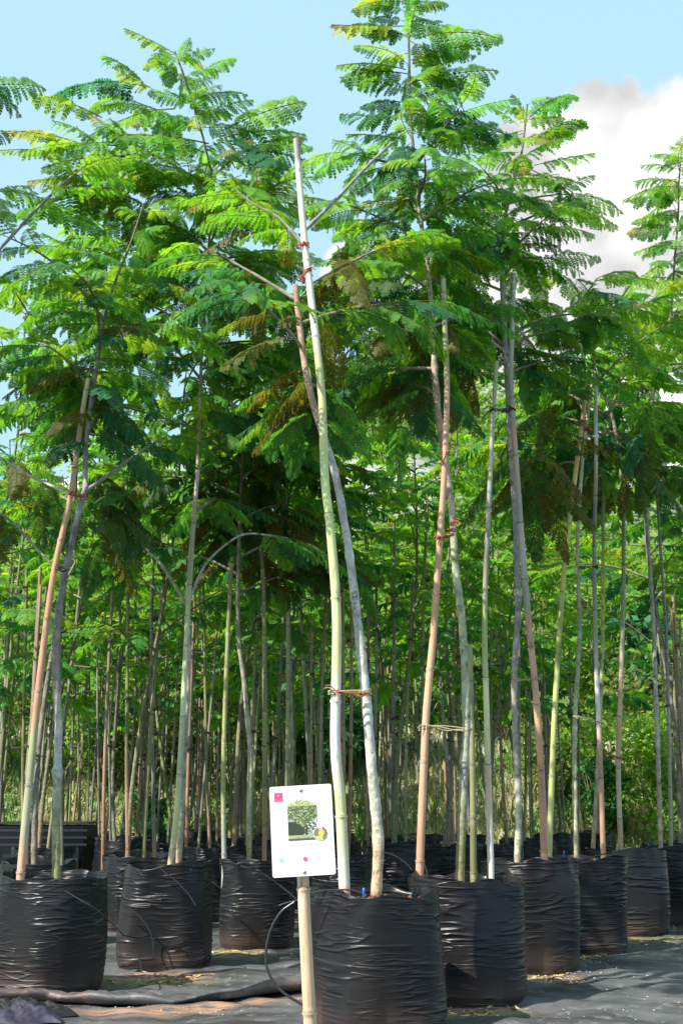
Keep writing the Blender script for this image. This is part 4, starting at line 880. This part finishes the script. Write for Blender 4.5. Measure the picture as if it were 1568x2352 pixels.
for (cx, cy, a0) in ((1 - rc, 1 - rc / 1.4, 0), (-1 + rc, 1 - rc / 1.4, 90), (-1 + rc, -1 + rc / 1.4, 180), (1 - rc, -1 + rc / 1.4, 270)):
    for q in range(7):
        a = math.radians(a0 + q * 15); out_.append((cx + rc * math.cos(a), cy + rc / 1.4 * math.sin(a)))
n = len(out_); mb = MB(); Vf = [S(u, v, .0) for u, v in out_] + [S(u, v, -.003) for u, v in out_]
mb.add(Vf, [list(range(n))], (.82, .82, .82)); mb.f.append(np.array([list(range(n, 2 * n))[::-1]])); mb.f.append(np.array([[i, n + i, n + (i + 1) % n, (i + 1) % n] for i in range(n)]))
card = mb.build('card', M_card, root, False)
def quadp(mb, u0, v0, u1, v1, c, w=.0008): mb.add([S(u0, v0, w), S(u1, v0, w), S(u1, v1, w), S(u0, v1, w)], [[0, 1, 2, 3]], c)
# printed tree photograph: a small mosaic of colour patches
r = np.random.default_rng(4); m = MB(); nu, nv = 30, 40; u0, u1, v0, v1 = -.45, .50, -.22, .70
for a in range(nu):
    for b in range(nv):
        x = (a + .5) / nu; y = (b + .5) / nv
        crown = y > .42 + .10 * math.sin(x * 7 + 1) and y < .98 - .40 * (x - .48) ** 2 * (1.5 if x > .5 else 1.3) + .03 * r.normal()
        if y < .06: c = (.10, .10, .10)
        elif y < .13: c = np.array((.34, .38, .18)) * r.uniform(.8, 1.2)
        elif crown: c = (np.array((.36, .42, .18)) if y > .82 or r.random() < .22 else np.array((.11, .14, .07))) * r.uniform(.6, 1.4)
        elif y < .45: c = (.045, .055, .035) if (abs(x - .62) < .035 or x < .55 or r.random() < .3) else (np.array((.6, .62, .6)) if r.random() < .5 else np.array((.10, .12, .07)))
        else: c = (.80, .81, .82) if y > .75 else (np.array((.3, .3, .3)) * r.uniform(.5, 1.8))
        quadp(m, u0 + (u1 - u0) * a / nu, v0 + (v1 - v0) * b / nv, u0 + (u1 - u0) * (a + 1) / nu, v0 + (v1 - v0) * (b + 1) / nv, c)
m.build('printed_photo', M_card, card, False)
def disc(cu, cv, rr, c, w, nseg=24, parent=None, name=None, fn=None):
    m = MB(); V = [S(cu, cv, w)] + [S(cu + rr * math.cos(a), cv + rr / 1.405 * math.sin(a), w) for a in np.linspace(0, 6.2832, nseg, endpoint=False)]
    m.add(V, [[0, 1 + k, 1 + (k + 1) % nseg] for k in range(nseg)], c); return m.build(name, M_card, card, False)
disc(.58, -.09, .23, (.75, .75, .72), .0014, name='round_inset_border'); m = MB()
for a in range(18):
    for b in range(18):
        x, y = (a - 8.5) / 9, (b - 8.5) / 9
        if x * x + y * y > .95: continue
        dd = math.hypot(x - .12, y - .12)
        c = np.array((.75, .48, .10)) * r.uniform(.75, 1.2) if dd < .45 else (np.array((.45, .55, .12)) if y < -.3 and x < .3 else np.array((.16, .19, .10))) * r.uniform(.7, 1.3)
        if y > .6 and abs(x) < .3: c = (.6, .35, .55)
        quadp(m, .58 + .215 * (x - .055), -.09 + .153 * (y - .055), .58 + .215 * (x + .056), -.09 + .153 * (y + .056), c, .002)
m.build('round_inset_photo', M_card, card, False)
m = MB(); quadp(m, -.86, .66, -.58, .86, (.78, .07, .20)); quadp(m, -.86, .66, -.58, .725, (.85, .12, .27), .0012); quadp(m, -.76, .77, -.70, .81, (.88, .25, .36), .0013); m.build('red_emblem', M_card, card, False)
m = MB(); rr = np.random.default_rng(2)
def line(u0, v, u1, h, g):
    u = u0
    while u < u1:
        w_ = rr.uniform(.012, .03); hh2 = h * rr.choice([.7, 1, 1, 1.25]); quadp(m, u, v, u + w_, v + hh2, (g, g, g)); u += w_ + rr.choice([.008, .012, .03])
line(.60, .83, .84, .012, .35); line(-.47, -.335, .55, .028, .42); line(-.30, -.41, .50, .014, .5); line(-.10, -.455, .3, .010, .5)
line(-.54, -.62, -.38, .018, .42); line(-.54, -.69, -.42, .016, .42); line(.18, -.60, .56, .016, .38); line(.20, -.66, .55, .016, .4)
line(-.54, -.80, -.28, .014, .42); line(-.56, -.86, -.42, .014, .4); line(.20, -.79, .36, .014, .42); line(.20, -.84, .42, .016, .42)
m.build('printed_text', M_card, card, False)
disc(.06, -.63, .075, (.80, .10, .22), .0012, name='red_seal'); disc(-.70, -.62, .07, (.25, .62, .48), .0012, name='tree_symbol')
for v in (.90, -.905):
    m = MB(); c0 = S(.0, v, .0); a = np.array([0, -1., 0]); tube(m, [c0, c0 + a * .003, c0 + a * .005], [.0075, .0065, .002], (.45, .45, .45), 12); m.build('screw', M_metal, card)
rebase(root, (P(716, 2352, YS)[0], YS, 0))

# ------------------------------------------------------------------ crumpled plastic at the lower left corner
nn = 70; c0 = G(30, 2345); u = np.linspace(-1, 1, nn); UU, VV = np.meshgrid(u, u); edge = np.clip(1 - np.maximum(np.abs(UU), np.abs(VV)) ** 3, 0, 1)
hz = sum(abs(np.sin(UU * a + VV * b + p)) / k for k, (a, b, p) in enumerate([(3.1, 2.2, 1), (5.3, -4.1, 2), (9.7, 7.1, .4), (-13., 17., 1.7), (23., 11., 3)], 1))
ZZ = .018 + edge * (.014 + .030 * hz); XX = c0[0] + UU * (.24 + .03 * np.sin(VV * 5)) + .02 * np.sin(VV * 9); YY = c0[1] + VV * (.17 + .02 * np.sin(UU * 6))
i = np.arange(nn - 1)[:, None] * nn; j = np.arange(nn - 1)[None]
cc = np.where((VV.ravel() < -.35 + .3 * np.sin(UU.ravel() * 4))[:, None], np.array((.030, .028, .048)), np.array((.016, .016, .017)))
mb = MB(); mb.add(np.stack([XX, YY, ZZ], -1).reshape(-1, 3), np.stack([i + j, i + j + 1, i + nn + j + 1, i + nn + j], -1).reshape(-1, 4), cc)
tag(mb.build('plastic_sheet', M_mat2, None, True), 'crumpled black and bluish plastic sheet in the lower left corner', 'plastic sheet')

# ------------------------------------------------------------------ litter and pebbles on the mat
def scatter(name, spots, n, size, cols, label, cat, mat, thick=False, seed=1):
    r = np.random.default_rng(seed); mb = MB()
    for k in range(n):
        p, rx, ry = spots[r.integers(len(spots))]; x = p[0] + r.normal() * rx; y = p[1] + r.normal() * ry; s = size * r.uniform(.4, 1.4); a = r.uniform(0, 6.3); z = float(mat_h(np.array(x), np.array(y))) + .002
        c = np.array(cols[r.integers(len(cols))]) * r.uniform(.7, 1.25); ca, sa = math.cos(a), math.sin(a)
        if thick:
            q = [(1, 0, 0), (.5, .8, .1), (-.6, .7, 0), (-1, -.1, .1), (-.4, -.8, 0), (.6, -.7, .1)]; V = [[x + s * (u * ca - v * sa), y + s * (u * sa + v * ca), z + s * .1] for u, v, w in q] + [[x, y, z + s * .8]]
            mb.add(V, [[i, (i + 1) % 6, 6] for i in range(6)], c)
        else:
            cu = r.uniform(-.3, .5); q = [(-1, 0, 0), (-.1, .38, cu), (1, 0, r.uniform(0, .5)), (0, -.38, r.uniform(0, .2))]; mb.add([[x + s * (u * ca - v * sa), y + s * (u * sa + v * ca), z + s * max(0, w)] for u, v, w in q], [[0, 1, 2, 3]], c)
    tag(mb.build(name, mat, None, False), label, cat, kind='stuff')
gs = lambda x, y, rx, ry: (G(x, y), rx, ry)
spots = [gs(1070, 2332, .13, .05), gs(1235, 2258, .12, .06), gs(1345, 2206, .08, .06), gs(1440, 2168, .12, .08), gs(340, 2258, .14, .05), gs(545, 2194, .12, .06), gs(400, 2250, .10, .03), gs(1270, 2245, .1, .05), gs(265, 2130, .1, .2), gs(1520, 2140, .15, .1)]
scatter('leaf_litter', spots, 900, .017, [(.50, .33, .15), (.42, .24, .12), (.55, .45, .16), (.30, .30, .08), (.62, .45, .35)], 'dry fallen leaflets gathered at the feet of the bags', 'leaf litter', M_litter, seed=3)
spots = [gs(1350, 2280, .5, .35), gs(1400, 2200, .5, .4), gs(500, 2260, .4, .12), gs(450, 2330, .3, .06), gs(1200, 2340, .4, .1), gs(1345, 2215, .10, .05), gs(1300, 2255, .15, .05)]
scatter('grit', spots, 420, .0034, [(.40, .39, .37), (.3, .27, .25), (.5, .46, .42), (.2, .18, .16)], 'pale grit and crumbs scattered over the black mat', 'grit', M_litter, True, seed=4)
scatter('scattered_leaflets', spots, 60, .013, [(.6, .45, .3), (.66, .62, .5), (.4, .3, .2)], 'single fallen leaflets lying on the open mat', 'leaf litter', M_litter, seed=6)
print('TREES', len(trees_l), 'STAKES', len(stakes_l), 'BAGS', len(bags_l), 'px', [round(px_of((x, Y, .5))[0]) for x, Y, *_ in bags_l])
